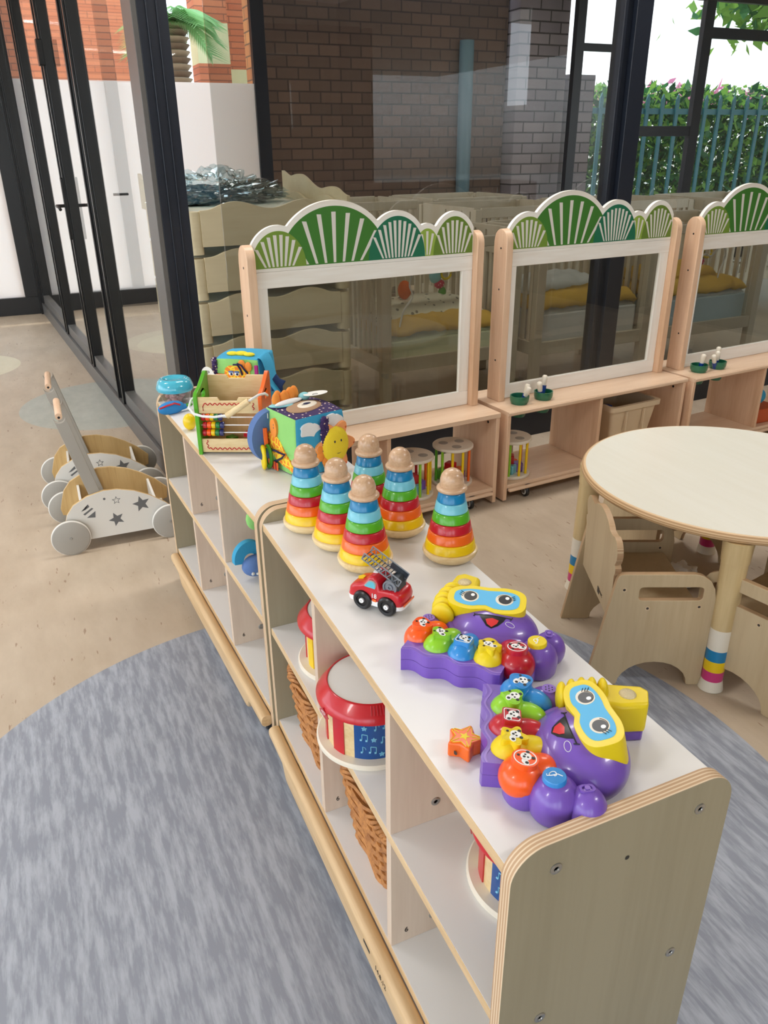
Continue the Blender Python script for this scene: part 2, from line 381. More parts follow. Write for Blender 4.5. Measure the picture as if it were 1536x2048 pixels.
# unseen panels added to light the room, each with its own area light
lamp0 = None
for i, (x, y, sx_, sy_, w) in enumerate(ADDED_LAMPS):
    t = thing('added_ceiling_lamp', 'added flat white ceiling panel lamp, out of view above the %s' % ('classroom' if y < 3 or x < 0 else 'nursery'), 'lamp', (x, y, CEIL-0.03), 0, 'added ceiling panel lamps of the ' + ('classroom' if y < 3 or x < 0 else 'nursery'))
    MB().prism(rrect(-sx_/2-0.02, sx_/2+0.02, -sy_/2-0.02, sy_/2+0.02, 0.01), 0.0, 0.03).build('housing', 'white', t)
    if i == 0: M['added_lamp_face'] = emit('added_lamp_face', (1, 0.97, 0.92, 1), 3.0)
    MB().box(-sx_/2, sx_/2, -sy_/2, sy_/2, -0.004, 0.0).build('diffuser', 'added_lamp_face', t, smooth=False)
    l = bpy.data.lights.new('added_lamp_light', 'AREA'); l.shape = 'RECTANGLE'; l.size = sx_; l.size_y = sy_; l.energy = w; l.color = (1.0, 0.98, 0.96)
    lo = bpy.data.objects.new('added_lamp_light', l); lo.location = (0, 0, -0.012); lo.parent = t; COL.objects.link(lo)

# ------------------------------------------------------------ folding glass wall on the left (P1)
P1a = math.atan(0.0722)
def P1(o): o.location = (0.3614, 0, 0); o.rotation_euler = (0, 0, P1a); return struct(o)
def p1bar(name, y0, y1, z0, z1, mat, x0=-0.035, x1=0.035, bev=0.003):
    return P1(MB().box(x0, x1, y0, y1, z0, z1).build(name, mat, bevel=bev))
k = 1.0026
p1bar('trim_1', 2.98, 8.24, 0.0, 0.11, 'grey_frame', -0.05, 0.05)        # bottom track
p1bar('trim_2', 2.98, 8.24, 3.05, CEIL, 'navy_frame', -0.05, 0.05)
# corner post, dark navy
mb = MB().box(-0.01, 0.102, 2.845, 3.0, 0.0, CEIL)
for xg in (0.022, 0.060): mb.box(xg, xg+0.006, 2.838, 2.845, 0, CEIL)
P1(mb.build('trim_3', 'navy_frame', bevel=0.002))
P1(MB().box(-0.03, -0.01, 2.845, 3.0, 0.0, CEIL).build('trim_4', 'grey_frame', bevel=0.002))
# leaves: (y start, y end)
door_n = 0
for i, (ya, yb) in enumerate([(3.02, 4.28), (4.38, 5.30), (5.34, 6.54), (6.60, 8.2)]):
    t = bpy.data.objects.new('door_%d' % (i+1), None); COL.objects.link(t); P1(t)
    for yy in ((ya, yb-0.055) if i else (yb-0.055,)):
        mb = MB().box(-0.03, 0.03, yy, yy+0.055, 0.11, 3.05); mb.box(-0.042, -0.03, yy+0.012, yy+0.04, 0.11, 3.05)
        mb.build('stile', 'black_frame', t, bevel=0.002)
    MB().box(-0.03, 0.03, ya+0.055, yb-0.055, 0.112, 0.19).build('bottom_rail', 'grey_frame', t, bevel=0.002)
    MB().box(-0.03, 0.03, ya+0.055, yb-0.055, 2.98, 3.05).build('top_rail', 'black_frame', t, bevel=0.002)
    MB().box(-0.003, 0.003, ya+0.05, yb-0.05, 0.185, 2.985).build('glass', 'pane_clear', t, smooth=False)
    if i == 1:
        hy = 5.27
        h = MB().prism(rrect(hy-0.016, hy+0.016, 0.96, 1.34, 0.015), -0.055, -0.042, 'x').build('handle_plate', 'black', t, bevel=0.003)
        mb = MB().cyl((-0.055, hy, 1.17), (-0.105, hy, 1.17), 0.010); mb.tube([(-0.10, hy, 1.17), (-0.105, hy-0.03, 1.172), (-0.105, hy-0.12, 1.17), (-0.10, hy-0.14, 1.155)], 0.010)
        mb.cyl((0.03, hy, 1.17), (0.085, hy, 1.17), 0.010); mb.tube([(0.08, hy, 1.17), (0.085, hy-0.03, 1.172), (0.085, hy-0.12, 1.17)], 0.010)
        mb.build('lever', 'black', h, bevel=0)
        MB().prism(rrect(hy-0.03, hy+0.03, 1.96, 2.10, 0.008), -0.062, -0.03, 'x').build('bolt_housing', 'black', t, bevel=0.003)
for ya, yb in ((4.28, 4.38), (5.30, 5.34), (6.54, 6.60)):
    p1bar('trim_%d' % (5+[4.28,5.30,6.54].index(ya)), ya+0.003, yb-0.003, 0.11, 3.05, 'black_frame', -0.022, 0.022)
p1bar('trim_8', 8.20, 8.26, 0.0, CEIL, 'black_frame', -0.07, 0.06)

# ------------------------------------------------------------ nursery glass wall behind the benches (G1)
GA = 0.08; GO = (0.43, 2.87)
def G1(o): o.location = (GO[0], GO[1], 0); o.rotation_euler = (0, 0, GA); return struct(o)
G1(MB().box(-0.035, 4.95, -0.04, 0.04, 0.0, 0.17).build('trim_9', 'navy_frame', bevel=0.003))
G1(MB().box(-0.035, 4.95, -0.04, 0.04, 3.1, CEIL).build('trim_10', 'navy_frame', bevel=0.003))
mb = MB().box(2.10, 2.205, -0.05, 0.08, 0.0, CEIL); mb.box(2.035, 2.055, -0.035, 0.035, 0, CEIL); mb.box(2.055, 2.10, -0.02, 0.045, 0, CEIL)
G1(mb.build('trim_12', 'navy_frame', bevel=0.003))
G1(MB().box(-0.035, 2.04, -0.004, 0.004, 0.165, 3.11).build('window_1', 'pane', smooth=False))
G1(MB().box(2.20, 4.3, -0.004, 0.004, 0.165, 3.11).build('window_2', 'pane', smooth=False))
G1(MB().box(4.3, 4.42, -0.06, 0.06, 0.0, CEIL).build('trim_13', 'navy_frame', bevel=0.003))

# ------------------------------------------------------------ far outer glazing at y = 8.26
FY = 8.26
def frosted():
    m = bpy.data.materials.new('frosted_film'); m.use_nodes = True; n = m.node_tree.nodes; l = m.node_tree.links; n.clear()
    o = n.new('ShaderNodeOutputMaterial'); tl = n.new('ShaderNodeBsdfTranslucent'); tl.inputs[0].default_value = (0.96, 0.95, 0.93, 1)
    df = n.new('ShaderNodeBsdfDiffuse'); df.inputs[0].default_value = (0.92, 0.91, 0.88, 1); mx = n.new('ShaderNodeMixShader'); mx.inputs[0].default_value = 0.25
    gl = n.new('ShaderNodeBsdfGlossy'); gl.inputs['Roughness'].default_value = 0.12; m2 = n.new('ShaderNodeMixShader'); m2.inputs[0].default_value = 0.05
    l.new(tl.outputs[0], mx.inputs[1]); l.new(df.outputs[0], mx.inputs[2]); l.new(mx.outputs[0], m2.inputs[1]); l.new(gl.outputs[0], m2.inputs[2]); l.new(m2.outputs[0], o.inputs[0]); return m
M['frosted'] = frosted()
def fbar(n_, x0, x1, z0, z1, mat='black_frame', d=0.04):
    struct(MB().box(x0, x1, FY-d, FY+d, z0, z1).build('trim_%d' % n_, mat, bevel=0.003))
fbar(14, -7.0, 11.1, 0.0, 0.17)
fbar(15, -7.0, 11.1, 3.12, CEIL)
fbar(16, 2.10, 2.24, 0.17, 3.12, 'navy_frame')
fbar(17, 6.02, 6.14, 0.17, 3.12, 'navy_frame')
fbar(18, 7.95, 8.10, 0.17, 3.12, 'navy_frame')
fbar(19, 6.14, 6.76, 2.52, 2.60, 'navy_frame', 0.03)
fbar(20, 6.76, 6.83, 0.17, 3.12, 'navy_frame', 0.03)
fbar(21, 6.83, 7.95, 1.60, 1.72, 'navy_frame', 0.03)
fbar(22, 8.10, 11.0, 2.72, 2.84, 'navy_frame', 0.03)
fbar(23, 9.9, 10.05, 0.17, 3.12, 'navy_frame')
fbar(24, -1.25, -1.13, 0.17, 3.12)
fbar(25, -0.42, -0.24, 0.17, 3.12)
fbar(26, -4.2, -4.05, 0.17, 3.12)
struct(MB().tube([(0.70,8.21,1.10),(0.70,8.16,1.10),(0.60,8.15,1.10),(0.56,8.16,1.10)],0.012).build('window_handle', 'black'))
for i, (a, b) in enumerate([(-4.05,-1.25), (-1.13,-0.42), (-0.24,2.10)]):
    struct(MB().box(a, b, FY-0.006, FY-0.002, 0.17, 2.10).build('window_%d' % (3+i), 'frosted', smooth=False))
    struct(MB().box(a, b, FY+0.0, FY+0.006, 0.17, 3.12).build('window_%d' % (6+i), 'pane_clear', smooth=False))
for i, (a, b) in enumerate([(2.24,6.02), (6.14,6.76), (6.83,7.95), (8.10,9.9), (10.05,11.0)]):
    struct(MB().box(a, b, FY-0.003, FY+0.003, 0.17, 3.12).build('window_%d' % (9+i), 'pane_clear', smooth=False))
struct(MB().prism(rect(3.2, 8.2, 0, CEIL), 11.05, 11.2, 'x').build('wall_nursery_right', 'plaster', smooth=False))

# ------------------------------------------------------------ outdoors
M['paving'] = flat('paving', S(188,182,168), 0.9, var=0.2, vscale=3)
M['lawn'] = flat('lawn', S(90,120,60), 0.95, var=0.4, vscale=6)
struct(MB().box(-30, 40, 8.42, 40, -0.2, -0.03).build('ground', 'paving', smooth=False))
struct(MB().box(-40, -7.2, -30, 40, -0.2, -0.04).build('ground', 'paving', smooth=False))
struct(MB().box(-7.2, 40, -30, -5.0, -0.2, -0.04).build('ground', 'paving', smooth=False))
M['brick_dark'] = brick('brick_dark', S(134,104,90), S(112,88,78), S(84,68,62), 'xz', 0.25, 0.115)
M['brick_pier'] = brick('brick_pier', S(176,158,162), S(150,134,142), S(62,52,54), 'xz', 0.30, 0.118, 0.009)
M['brick_side_lit'] = brick('brick_side_lit', S(206,144,92), S(186,120,78), S(120,90,70), 'yz', 0.23, 0.115)  # sunlit return: the light is put into brighter, more orange bricks
M['brick_face'] = brick('brick_face', S(206,124,84), S(188,104,68), S(150,92,66), 'xz', 0.6, 0.09, 0.008)
M['stone'] = flat('stone', S(222,212,160), 0.8, var=0.1)
w = MB().box(2.34, 5.40, 8.75, 9.15, -0.03, 5.2).build('wall_brick', 'brick_dark', smooth=False); struct(w)
w = MB().box(2.28, 2.34, 8.75, 9.15, -0.03, 5.2).build('wall_brick_return', 'brick_side_lit', smooth=False); struct(w)
struct(MB().box(5.42, 6.12, 8.52, 9.6, -0.03, 5.2).build('wall_brick_pier', 'brick_pier', smooth=False))
struct(MB().box(6.20, 6.60, 8.55, 9.6, -0.03, 2.3).build('wall_brick_low', 'brick_pier', smooth=False))
pp = MB(); pp.cyl((4.80, 8.66, 0), (4.80, 8.66, 2.62), 0.085, seg=20)
o = pp.build('drain_pipe', flat('pipe_paint', S(104,136,150), 0.4)); tag(o, 'blue-grey round drainpipe standing against the dark brick wall outside', 'pipe')
# brick facade across the yard, seen over the frosted film
fac = thing('brick_building', 'orange brick building with pale stone bands beyond the frosted windows', 'building', (0, 0, 0))
MB().box(-12, 2.3, 14.0, 14.6, -0.03, 9).build('front_wall', 'brick_face', fac, smooth=False)
MB().box(-12, 2.3, 13.9, 14.0, 2.15, 2.4).build('stone_band', 'stone', fac, smooth=False)
gate = thing('brick_pillar', 'brick and cream stone pillar standing beside the palm outside', 'pillar', (3.14, 13.6, -0.03))
for z0, z1, mt in ((0,2.3,'brick_face'),(2.3,2.75,'brick_face'),(2.75,3.3,'stone'),(3.3,4.4,'brick_face')):
    MB().box(-0.45, 0.05, -0.25, 0.25, z0, z1).build('pillar_course', mt, gate, smooth=False)
    MB().box(0.15, 0.75, 0.6, 1.0, z0, z1).build('rear_course', 'brick_face' if mt == 'stone' else ('stone' if z0 == 2.3 else mt), gate, smooth=False)

# leaf clouds -----------------------------------------------------
def leaves(mb, n, region, size, rng, nm_=3):
    for i in range(n):
        p = region(); s = size*rng.uniform(0.6, 1.3)
        T = Matrix.Translation(p) @ Matrix.Rotation(rng.uniform(0, 2*PI), 4, 'Z') @ Matrix.Rotation(rng.uniform(-1.2, 1.2), 4, 'X') @ Matrix.Rotation(rng.uniform(-1.2,1.2), 4, 'Y')
        mb.add([(-s*0.45,0,0),(0,-s*0.9,0.1*s),(s*0.45,0,0),(0,s*0.9,0.1*s)], [(0,1,2,3)], rng.randrange(nm_), T)
def leafmat(name, c):
    m, n, l, b = nm(name); b.inputs['Base Color'].default_value = c; b.inputs['Roughness'].default_value = 0.6
    tl = n.new('ShaderNodeBsdfTranslucent'); tl.inputs[0].default_value = tuple(min(1,x*1.6) for x in c[:3])+(1,); mx = n.new('ShaderNodeMixShader'); mx.inputs[0].default_value = 0.4
    l.new(b.outputs[0], mx.inputs[1]); l.new(tl.outputs[0], mx.inputs[2]); l.new(mx.outputs[0], n['Material Output'].inputs[0]); return m
M['leaf_a'] = leafmat('leaf_a', S(30,70,40)); M['leaf_b'] = leafmat('leaf_b', S(56,108,58)); M['leaf_c'] = leafmat('leaf_c', S(120,158,66)); M['leaf_p'] = leafmat('leaf_p', S(196,120,150))
g = random.Random(3)
mb = MB(); leaves(mb, 12000, lambda: Vector((g.uniform(8.6, 17), g.uniform(12.2, 13.0), g.uniform(0.0, 2.42)+0.12*math.sin(g.random()*9))), 0.11, g)
o = mb.build('hedge', ['leaf_a','leaf_b','leaf_c'], smooth=False); tag(o, 'dense dark green clipped hedge behind the teal fence', 'hedge', kind='stuff')
mb = MB(); leaves(mb, 1000, lambda: Vector((g.uniform(11.5, 18), g.uniform(14.0, 15.5), 2.15+abs(g.gauss(0,0.22)))), 0.16, g)
o = mb.build('flowering_shrub', ['leaf_p','leaf_p','leaf_c'], smooth=False); tag(o, 'pink flowering shrubs showing above the hedge', 'shrub', kind='stuff')
fence = thing('picket_fence', 'tall teal metal picket fence in front of the hedge', 'fence', (8.3, 11.4, -0.03))
M['teal'] = flat('teal', S(20,84,90), 0.5)
for i in range(24): MB().prism([(-0.035,0),(0.035,0),(0.035,2.25),(0,2.33),(-0.035,2.25)], -0.015, 0.015, 'y', T=Matrix.Translation((i*0.33,0,0))).build('picket', 'teal', fence, smooth=False)
for z in (0.3, 2.02): MB().box(-0.1, 7.5, 0.02, 0.06, z, z+0.09).build('rail', 'teal', fence, smooth=False)
tr = thing('tree', 'leafy tree branch hanging over the top right of the view outside', 'tree', (12.0, 10.6, 0))
mb = MB(); mb.tube([(0.9,0.2,-0.03),(0.85,0.2,1.6),(0.6,0.1,2.9),(0.0,0,3.5)], [0.12,0.10,0.07,0.03]); mb.build('trunk', flat('bark', S(110,92,74), 0.9), tr)
mb = MB(); leaves(mb, 1100, lambda: Vector((g.gauss(-0.1,0.7), g.gauss(0,0.5), 3.75+g.gauss(0,0.32))), 0.17, g); mb.build('foliage', ['leaf_b','leaf_c','leaf_c'], tr, smooth=False)
M['palm_leaf'] = leafmat('palm_leaf', S(130,170,110))
palm = thing('palm_tree', 'palm tree with a shaggy trunk outside the left window', 'tree', (2.12, 12.3, -0.03))
mb = MB()
for i in range(38):
    z = i*0.085; mb.lathe([(0.17,z),(0.235,z+0.07),(0.17,z+0.085)], 9, mi=i%2, T=Matrix.Rotation(i*0.7,4,'Z'))
mb.build('trunk', [flat('palm_trunk', S(168,146,120), 0.9), flat('palm_trunk_dark', S(126,104,84), 0.9)], palm)
for i in range(26):
    a = i*2.399; el = g.uniform(0.1, 1.0); mb = MB(); L = 0.62
    for k2 in range(24):
        f = k2/24; p = Vector((L*f*math.cos(a), L*f*math.sin(a), 3.2+math.sin(el)*L*f-0.9*f*f*L))
        for sd in (-1, 1):
            q = Vector((-math.sin(a)*sd, math.cos(a)*sd, -0.5))*0.34*(1-0.6*abs(f-0.4)) + Vector((math.cos(a), math.sin(a), 0))*0.18
            w_ = Vector((math.cos(a), math.sin(a), 0))*0.02
            mb.add([p-w_, p+w_, p+q], [(0,1,2)])
    mb.build('frond', 'palm_leaf', palm, smooth=False)

# ------------------------------------------------------------ low open shelves
ZT, ZM, ZB, ZP, Z0, TH, DP = 0.7068, 0.4226, 0.1389, 0.7375, 0.035, 0.0212, 0.35
def side_outline(): return rrect(0, DP, Z0, ZP, 0.048, 10, corners=(0,1,1,0))
def make_shelf(L, label, loc, rz):
    t = thing('toy_shelf', label, 'shelf', loc, rz, 'low open toy shelves in a row')
    y1, y2 = L-0.3504, 0.3714
    for y in (0, L-TH):
        sp = MB().prism(side_outline(), y, y+TH, 'y', 0, 1).build('side_panel', ['panel_face_shaded','edge_y'], t, bevel=0.0015)
        for (x, z) in ((0.065,0.692),(0.294,0.691),(0.297,0.405),(0.067,0.404)):
            yy = y if y == 0 else y
            mb = MB().lathe([(0.0085,0),(0.0085,-0.0012),(0.007,-0.002),(0.004,-0.0016),(0.0035,0.0),(0,0.0)], 16, (x, yy, z), ax='y')
            mb.build('screw', 'steel', sp)
        if y == 0: MB().lathe([(0.0035,-0.0006),(0,-0.0006)], 12, (0.179,0,0.656), ax='y').build('peg_hole', 'black', sp)
    for nme, z, x1 in (('top_board', ZT, DP), ('middle_shelf', ZM, DP), ('bottom_shelf', ZB, DP)):
        MB().box(0.003, x1-0.003, TH, L-TH, z-0.019, z-0.001).build(nme, 'maple_y', t, bevel=0.001)
        MB().box(0.0045, x1-0.0045, TH+0.0005, L-TH-0.0005, z-0.001, z).build('white_laminate', 'laminate', kids(t)[-1], smooth=False)
    for ya in (y1, y2):
        for za, zb in ((ZM, ZT-0.019), (ZB, ZM-0.019)):
            d = MB().box(0.004, DP-0.004, ya-TH*0.85, ya, za, zb).build('divider', 'divider', t, bevel=0.001)
            MB().lathe([(0.0085,0),(0.0085,-0.0012),(0.007,-0.002),(0.004,-0.0016),(0.0035,0.0),(0,0.0)], 16, (0.09, ya-TH*0.85, za+0.042), ax='y').build('screw', 'steel', d)
            if za == ZB or ya == y1:
                T = Matrix.Translation((0.035, ya-TH*0.85-0.0004, za+0.03)) @ Matrix.Rotation(R(90), 4, 'X')
                text_mb('6', 0.017, T, 0.0004).build('number_mark', 'dark_ink', d, smooth=False)
    # scalloped toe rail
    a, b = TH+0.001, L-TH-0.001
    pts = [(a,0.122),(a,0.088)]
    for i in range(9): f = i/8; pts.append((a+0.11+0.03*f, 0.088-0.036*(0.5-0.5*math.cos(PI*f))))
    for i in range(9): f = i/8; pts.append((b-0.14+0.03*f, 0.052+0.036*(0.5-0.5*math.cos(PI*f))))
    pts += [(b,0.088),(b,0.122)]
    mb = MB(); st_ = [a]+[a+0.10+0.05*i/10 for i in range(11)]+[b-0.15+0.05*i/10 for i in range(11)]+[b]; vs = []; K_ = 20
    def lowz(y):
        d_ = min(y-a, b-y); f = min(1, max(0, (d_-0.11)/0.035)); return 0.090-0.036*(0.5-0.5*math.cos(PI*f))
    for y in st_:
        zb_ = lowz(y); cs = rrect(-0.027, 0.004, zb_, 0.124, 0.0125, 4)
        vs += [(p[0], y, p[1]) for p in cs]
    K_ = len(vs)//len(st_); fs = [(i*K_+k, i*K_+(k+1)%K_, (i+1)*K_+(k+1)%K_, (i+1)*K_+k) for i in range(len(st_)-1) for k in range(K_)]
    fs += [tuple(range(K_)), tuple((len(st_)-1)*K_+k for k in range(K_))]
    mb.add(vs, fs).build('toe_rail', 'maple_y', t, bevel=0.0012, angle=50)
    for x in (0.016, 0.30):
        for y in (0.12, L-0.12):
            c = MB().box(x-0.015, x+0.015, y-0.02, y+0.02, 0.058, 0.066); c.box(x-0.013, x-0.011, y-0.012, y+0.012, 0.022, 0.06); c.box(x+0.011, x+0.013, y-0.012, y+0.012, 0.022, 0.06)
            c = c.cyl((x,y,0.064),(x,y,0.1195),0.008).build('caster', 'steel', t)
            MB().lathe([(0,-0.009),(0.019,-0.009),(0.024,-0.006),(0.0255,0),(0.024,0.006),(0.019,0.009),(0,0.009)], 24, (x,y,0.0255), ax='x').build('wheel', 'rubber', c)
            MB().lathe([(0.0,-0.0096),(0.017,-0.0096),(0.017,0.0096),(0,0.0096)], 24, (x,y,0.0255), ax='x').build('hub', 'grey_paint', c)
    return t
LA, LB = 1.076, 1.085
shelfA = make_shelf(LA, 'nearest low birch shelf holding drums and baskets under stacking cones and purple toys', (0,0,0), 0)
shelfB = make_shelf(LB, 'far low birch shelf carrying the wooden abacus box and fabric cubes', (-0.0051, LA+0.0023, 0), 0.0483)
# pencilled marking and slot on the near toe rail
tr_ = [c for c in kids(shelfA) if c.name.startswith('toe_rail')][0]
MB().box(-0.0276, -0.0268, 0.385, 0.415, 0.096, 0.103).build('slot_mark', 'black', tr_, smooth=False)
T = Matrix.Translation((-0.0274, 0.335, 0.094)) @ Matrix.Rotation(R(-90), 4, 'Z') @ Matrix.Rotation(R(90), 4, 'X')
text_mb('14.8.12', 0.017, T, 0.0003).build('handwritten_mark', 'dark_ink', tr_, smooth=False)

def toB(x, y, z=0):   # world -> keep as is (items on shelf B given in world coordinates)
    return (x, y, z)

# ------------------------------------------------------------ display benches with clear screens
BU = 0.08
HILLS = [(0.4165,0.225,0.205,'hill_green',7),(0.828,0.062,0.105,'hill_lime',3),(0.19,0.108,0.128,'hill_olive',8),(0.69,0.128,0.158,'hill_teal',10),(0.958,0.100,0.145,'hill_moss',8)]
def make_bench(label, loc, cups):
    t = thing('screen_bench', label, 'bench', loc, BU, 'low benches with clear screens and green arched tops')
    W, D = 1.105, 0.34
    for x in (0.0, W-0.019):
        s = MB().prism([(0,0.008),(D,0.008),(D,0.417),(0,0.417)], x, x+0.019, 'x').build('side_panel', 'beech', t, bevel=0.002)
        MB().lathe([(0.006,0),(0.006,0.0015),(0.003,0.001),(0,0.001)], 12, (x+0.019 if x == 0 else x-0.0015, 0.06, 0.38), ax='x').build('screw', 'black', s)
    holes = [circle(u, 0.085, 0.0345, 24) for u in cups]
    MB().prism(rrect(-0.001, W+0.001, -0.006, D, 0.006), 0.416, 0.435, 'z', holes=holes).build('top_board', 'beech_x', t, bevel=0.004 if not holes else 0.0)
    if holes: MB().prism([(-0.006,0.416),(-0.006,0.435),(-0.010,0.431),(-0.010,0.420)], -0.001, W+0.001, 'x').build('front_nosing', 'beech_x', t, bevel=0.0015)
    MB().box(0.019, W-0.019, 0.0, D, 0.066, 0.084).build('bottom_shelf', 'beech_x', t, bevel=0.0015)
    MB().box(0.540, 0.558, 0.002, D-0.004, 0.084, 0.416).build('divider', 'beech', t, bevel=0.0015)
    MB().prism([(-0.016,0.066),(-0.016,0.05),(0.006,0.05),(0.006,0.066)], 0.024, W-0.024, 'x').build('toe_rail', 'beech_x', t, bevel=0.007, seg=3)
    MB().box(0.019, W-0.019, D-0.05, D-0.03, 0.35, 0.416).build('rear_rail', 'beech_x', t, bevel=0.002)
    for x in (0.135, W-0.135):
        for y in (0.012, D-0.06):
            c = MB().box(x-0.014, x+0.014, y-0.018, y+0.018, 0.057, 0.066).box(x-0.012, x-0.010, y-0.011, y+0.011, 0.02, 0.058).box(x+0.010, x+0.012, y-0.011, y+0.011, 0.02, 0.058).build('caster', 'steel', t)
            MB().lathe([(0,-0.009),(0.022,-0.009),(0.027,-0.005),(0.028,0),(0.027,0.005),(0.022,0.009),(0,0.009)], 24, (x,y,0.028), ax='x').build('wheel', 'rubber', c)
            MB().lathe([(0.0,-0.0096),(0.017,-0.0096),(0.017,0.0096),(0,0.0096)], 20, (x,y,0.028), ax='x').build('hub', 'white_paint', c)
    for xa in (0.053, 1.052):
        pts = [(0.235,0.435),(0.235,1.15)]
        for i in range(9): a = PI*i/8; pts.append((0.19+0.045*math.cos(a), 1.135+0.042*math.sin(a)))
        pts += [(0.145,1.10),(0.145,0.435)]
        pts = [(0.235,0.435)]+[(0.19+0.045*math.cos(PI*i/10), 1.128+0.05*math.sin(PI*i/10)) for i in range(11)]+[(0.145,0.435)]
        p = MB().prism(pts, xa, xa+0.034, 'x').build('post', 'beech', t, bevel=0.003)
        for z in (1.10, 0.93, 0.62):
            for xs, dd in ((xa, -1), (xa+0.034, 1)):
                MB().lathe([(0.0045,-0.0006 if dd<0 else 0.0006),(0,-0.0006 if dd<0 else 0.0006)], 12, (xs,0.185,z), ax='x').build('screw', 'black', p)
    x0, x1 = 0.087, 1.052
    MB().box(x0, x1, 0.178, 0.198, 1.021, 1.079).build('upper_rail', 'pale_ply', t, bevel=0.0015)
    MB().box(x0, x1, 0.178, 0.198, 0.436, 0.499).build('lower_rail', 'pale_ply', t, bevel=0.0015)
    MB().box(x0, x0+0.05, 0.179, 0.197, 0.499, 1.021).build('stile', 'pale_ply_z', t, bevel=0.0015)
    MB().box(x1-0.05, x1, 0.179, 0.197, 0.499, 1.021).build('stile', 'pale_ply_z', t, bevel=0.0015)
    MB().box(x0+0.048, x1-0.048, 0.186, 0.190, 0.497, 1.023).build('clear_screen', 'screen', t, smooth=False)
    # arched board
    base = 1.080; N = 150; top = []
    for i in range(N+1):
        u = x0+(x1-x0)*i/N; z = base+0.02
        for c, r, h, _, _ in HILLS:
            rr, hh = r+0.018, h+0.02; q = 1-((u-c)/rr)**2
            if q > 0: z = max(z, base+0.012+hh*math.sqrt(q))
        top.append((u, z))
    ab = MB().prism([(x1,base),(x0,base)]+top, 0.180, 0.198, 'y').build('arched_board', 'pale_ply', t, bevel=0.0015)
    yo = {'hill_green':0.0004,'hill_lime':0.0006,'hill_olive':0.0010,'hill_teal':0.0010,'hill_moss':0.0014}
    for c, r, h, mt, nr in HILLS:
        zb = base+0.012; arc = []
        for i in range(49):
            a = PI*i/48; u = c+r*math.cos(a); z = zb+h*math.sin(a)
            if x0+0.004 <= u <= x1-0.004: arc.append((u, z))
        if arc[0][1] > zb+1e-4: arc.insert(0, (arc[0][0], zb))
        if arc[-1][1] > zb+1e-4: arc.append((arc[-1][0], zb))
        o_ = yo[mt]; mb = MB().prism(arc, 0.180-o_-0.0003, 0.180, 'y')
        for j in range(nr):
            tt = -1+2*j/(nr-1); sp = 0.80 if nr > 3 else 0.42; sb = 0.50 if nr > 3 else 0.18
            ub, ut = c+tt*r*sb, c+tt*r*sp
            zt = zb+h*0.90*math.sqrt(1-(tt*sp)**2); zl = zb+0.004
            w = min(0.42*2*r*sp/nr, 0.012); wb = w*0.55
            if not (x0+0.008 < ut < x1-0.008): continue
            mb.prism([(ub-wb*0.8,zl),(ub+wb*0.8,zl),(ut+w*0.75,zt-abs(tt)*0.002),(ut-w*0.75,zt)], 0.180-o_-0.0006, 0.1797-o_, 'y', 1)
        mb.build('painted_hill', [mt,'white_paint'], ab, smooth=False)
    return t
cu_, su_ = math.cos(BU), math.sin(BU)
def bl(O, u, v, z): return (O[0]+u*cu_-v*su_, O[1]+u*su_+v*cu_, z)
OB2 = (1.434, 2.235); OB1 = (0.297, 2.155); OB3 = (2.561, 2.299)
bench1 = make_bench('left screen bench, partly behind the fabric cubes and stacking cones', (*OB1,0), [])
bench2 = make_bench('middle screen bench, with the cream plastic bin in its right cell', (*OB2,0), [0.125,0.262])
bench3 = make_bench('right screen bench, cut by the right edge of the photo', (*OB3,0), [0.125,0.262])

# cups and brushes
cup0 = None
def make_cup(label):
    t = thing('paint_cup', label, 'cup', (0,0,0), 0, 'green paint cups set into the benches')
    MB().lathe([(0,0.0),(0.0265,0.0),(0.0335,0.068),(0.0345,0.069),(0.041,0.070),(0.043,0.078),(0.0435,0.098),(0.0395,0.098),(0.0385,0.08),(0.030,0.006),(0,0.005)], 36).build('cup', 'cupgreen', t)
    MB().lathe([(0,0.010),(0.030,0.010),(0.031,0.014),(0,0.014)], 24).build('dried_paint', 'cupgreen', t)
    return t
def make_brush(label):
    t = thing('paint_brush', label, 'brush', (0,0,0), 0, 'stubby paint brushes in the green cups')
    MB().lathe([(0,0.0),(0.006,0.001),(0.0065,0.05),(0.009,0.075),(0.009,0.088),(0,0.088)], 16).build('handle', 'deepblue', t)
    MB().lathe([(0.0075,0.086),(0.0085,0.10),(0.0095,0.120),(0.0085,0.130),(0.005,0.134),(0,0.135)], 16).build('bristles', 'cream', t)
    return t
cups = []
for (O, u, lab) in ((OB2,0.125,'green paint cup nearest the left post of the middle bench'), (OB2,0.262,'green paint cup with yellow inside on the middle bench'), (OB3,0.125,'green paint cup nearest the left post of the right bench'), (OB3,0.262,'green paint cup holding the taller brushes on the right bench')):
    c = make_cup(lab) if not cups else dup(cups[0], (0,0,0), 0, lab); c.location = bl(O, u, 0.085, 0.374); c.rotation_euler = (0,0,0.3*len(cups)); cups.append(c)
bspec = [(OB2,0.125,0.016,0.012,10,20,'lower brush leaning right in the left cup of the middle bench'),(OB2,0.125,0.014,-0.004,22,-10,'brush with a short tuft leaning low in the left cup of the middle bench'),
         (OB2,0.262,-0.018,0.0,-12,4,'brush leaning left in the yellow-stained cup of the middle bench'),(OB2,0.262,0.012,0.012,6,-4,'tallest upright brush in the yellow-stained cup of the middle bench'),
         (OB3,0.125,0.004,0.0,2,6,'single upright brush in the left cup of the right bench'),(OB3,0.262,-0.022,-0.004,-24,8,'brush leaning far left in the right cup of the right bench'),
         (OB3,0.262,-0.012,0.006,-6,6,'middle brush in the right cup of the right bench'),(OB3,0.262,0.002,0.008,2,-2,'tallest brush in the right cup of the right bench')]
b0 = None
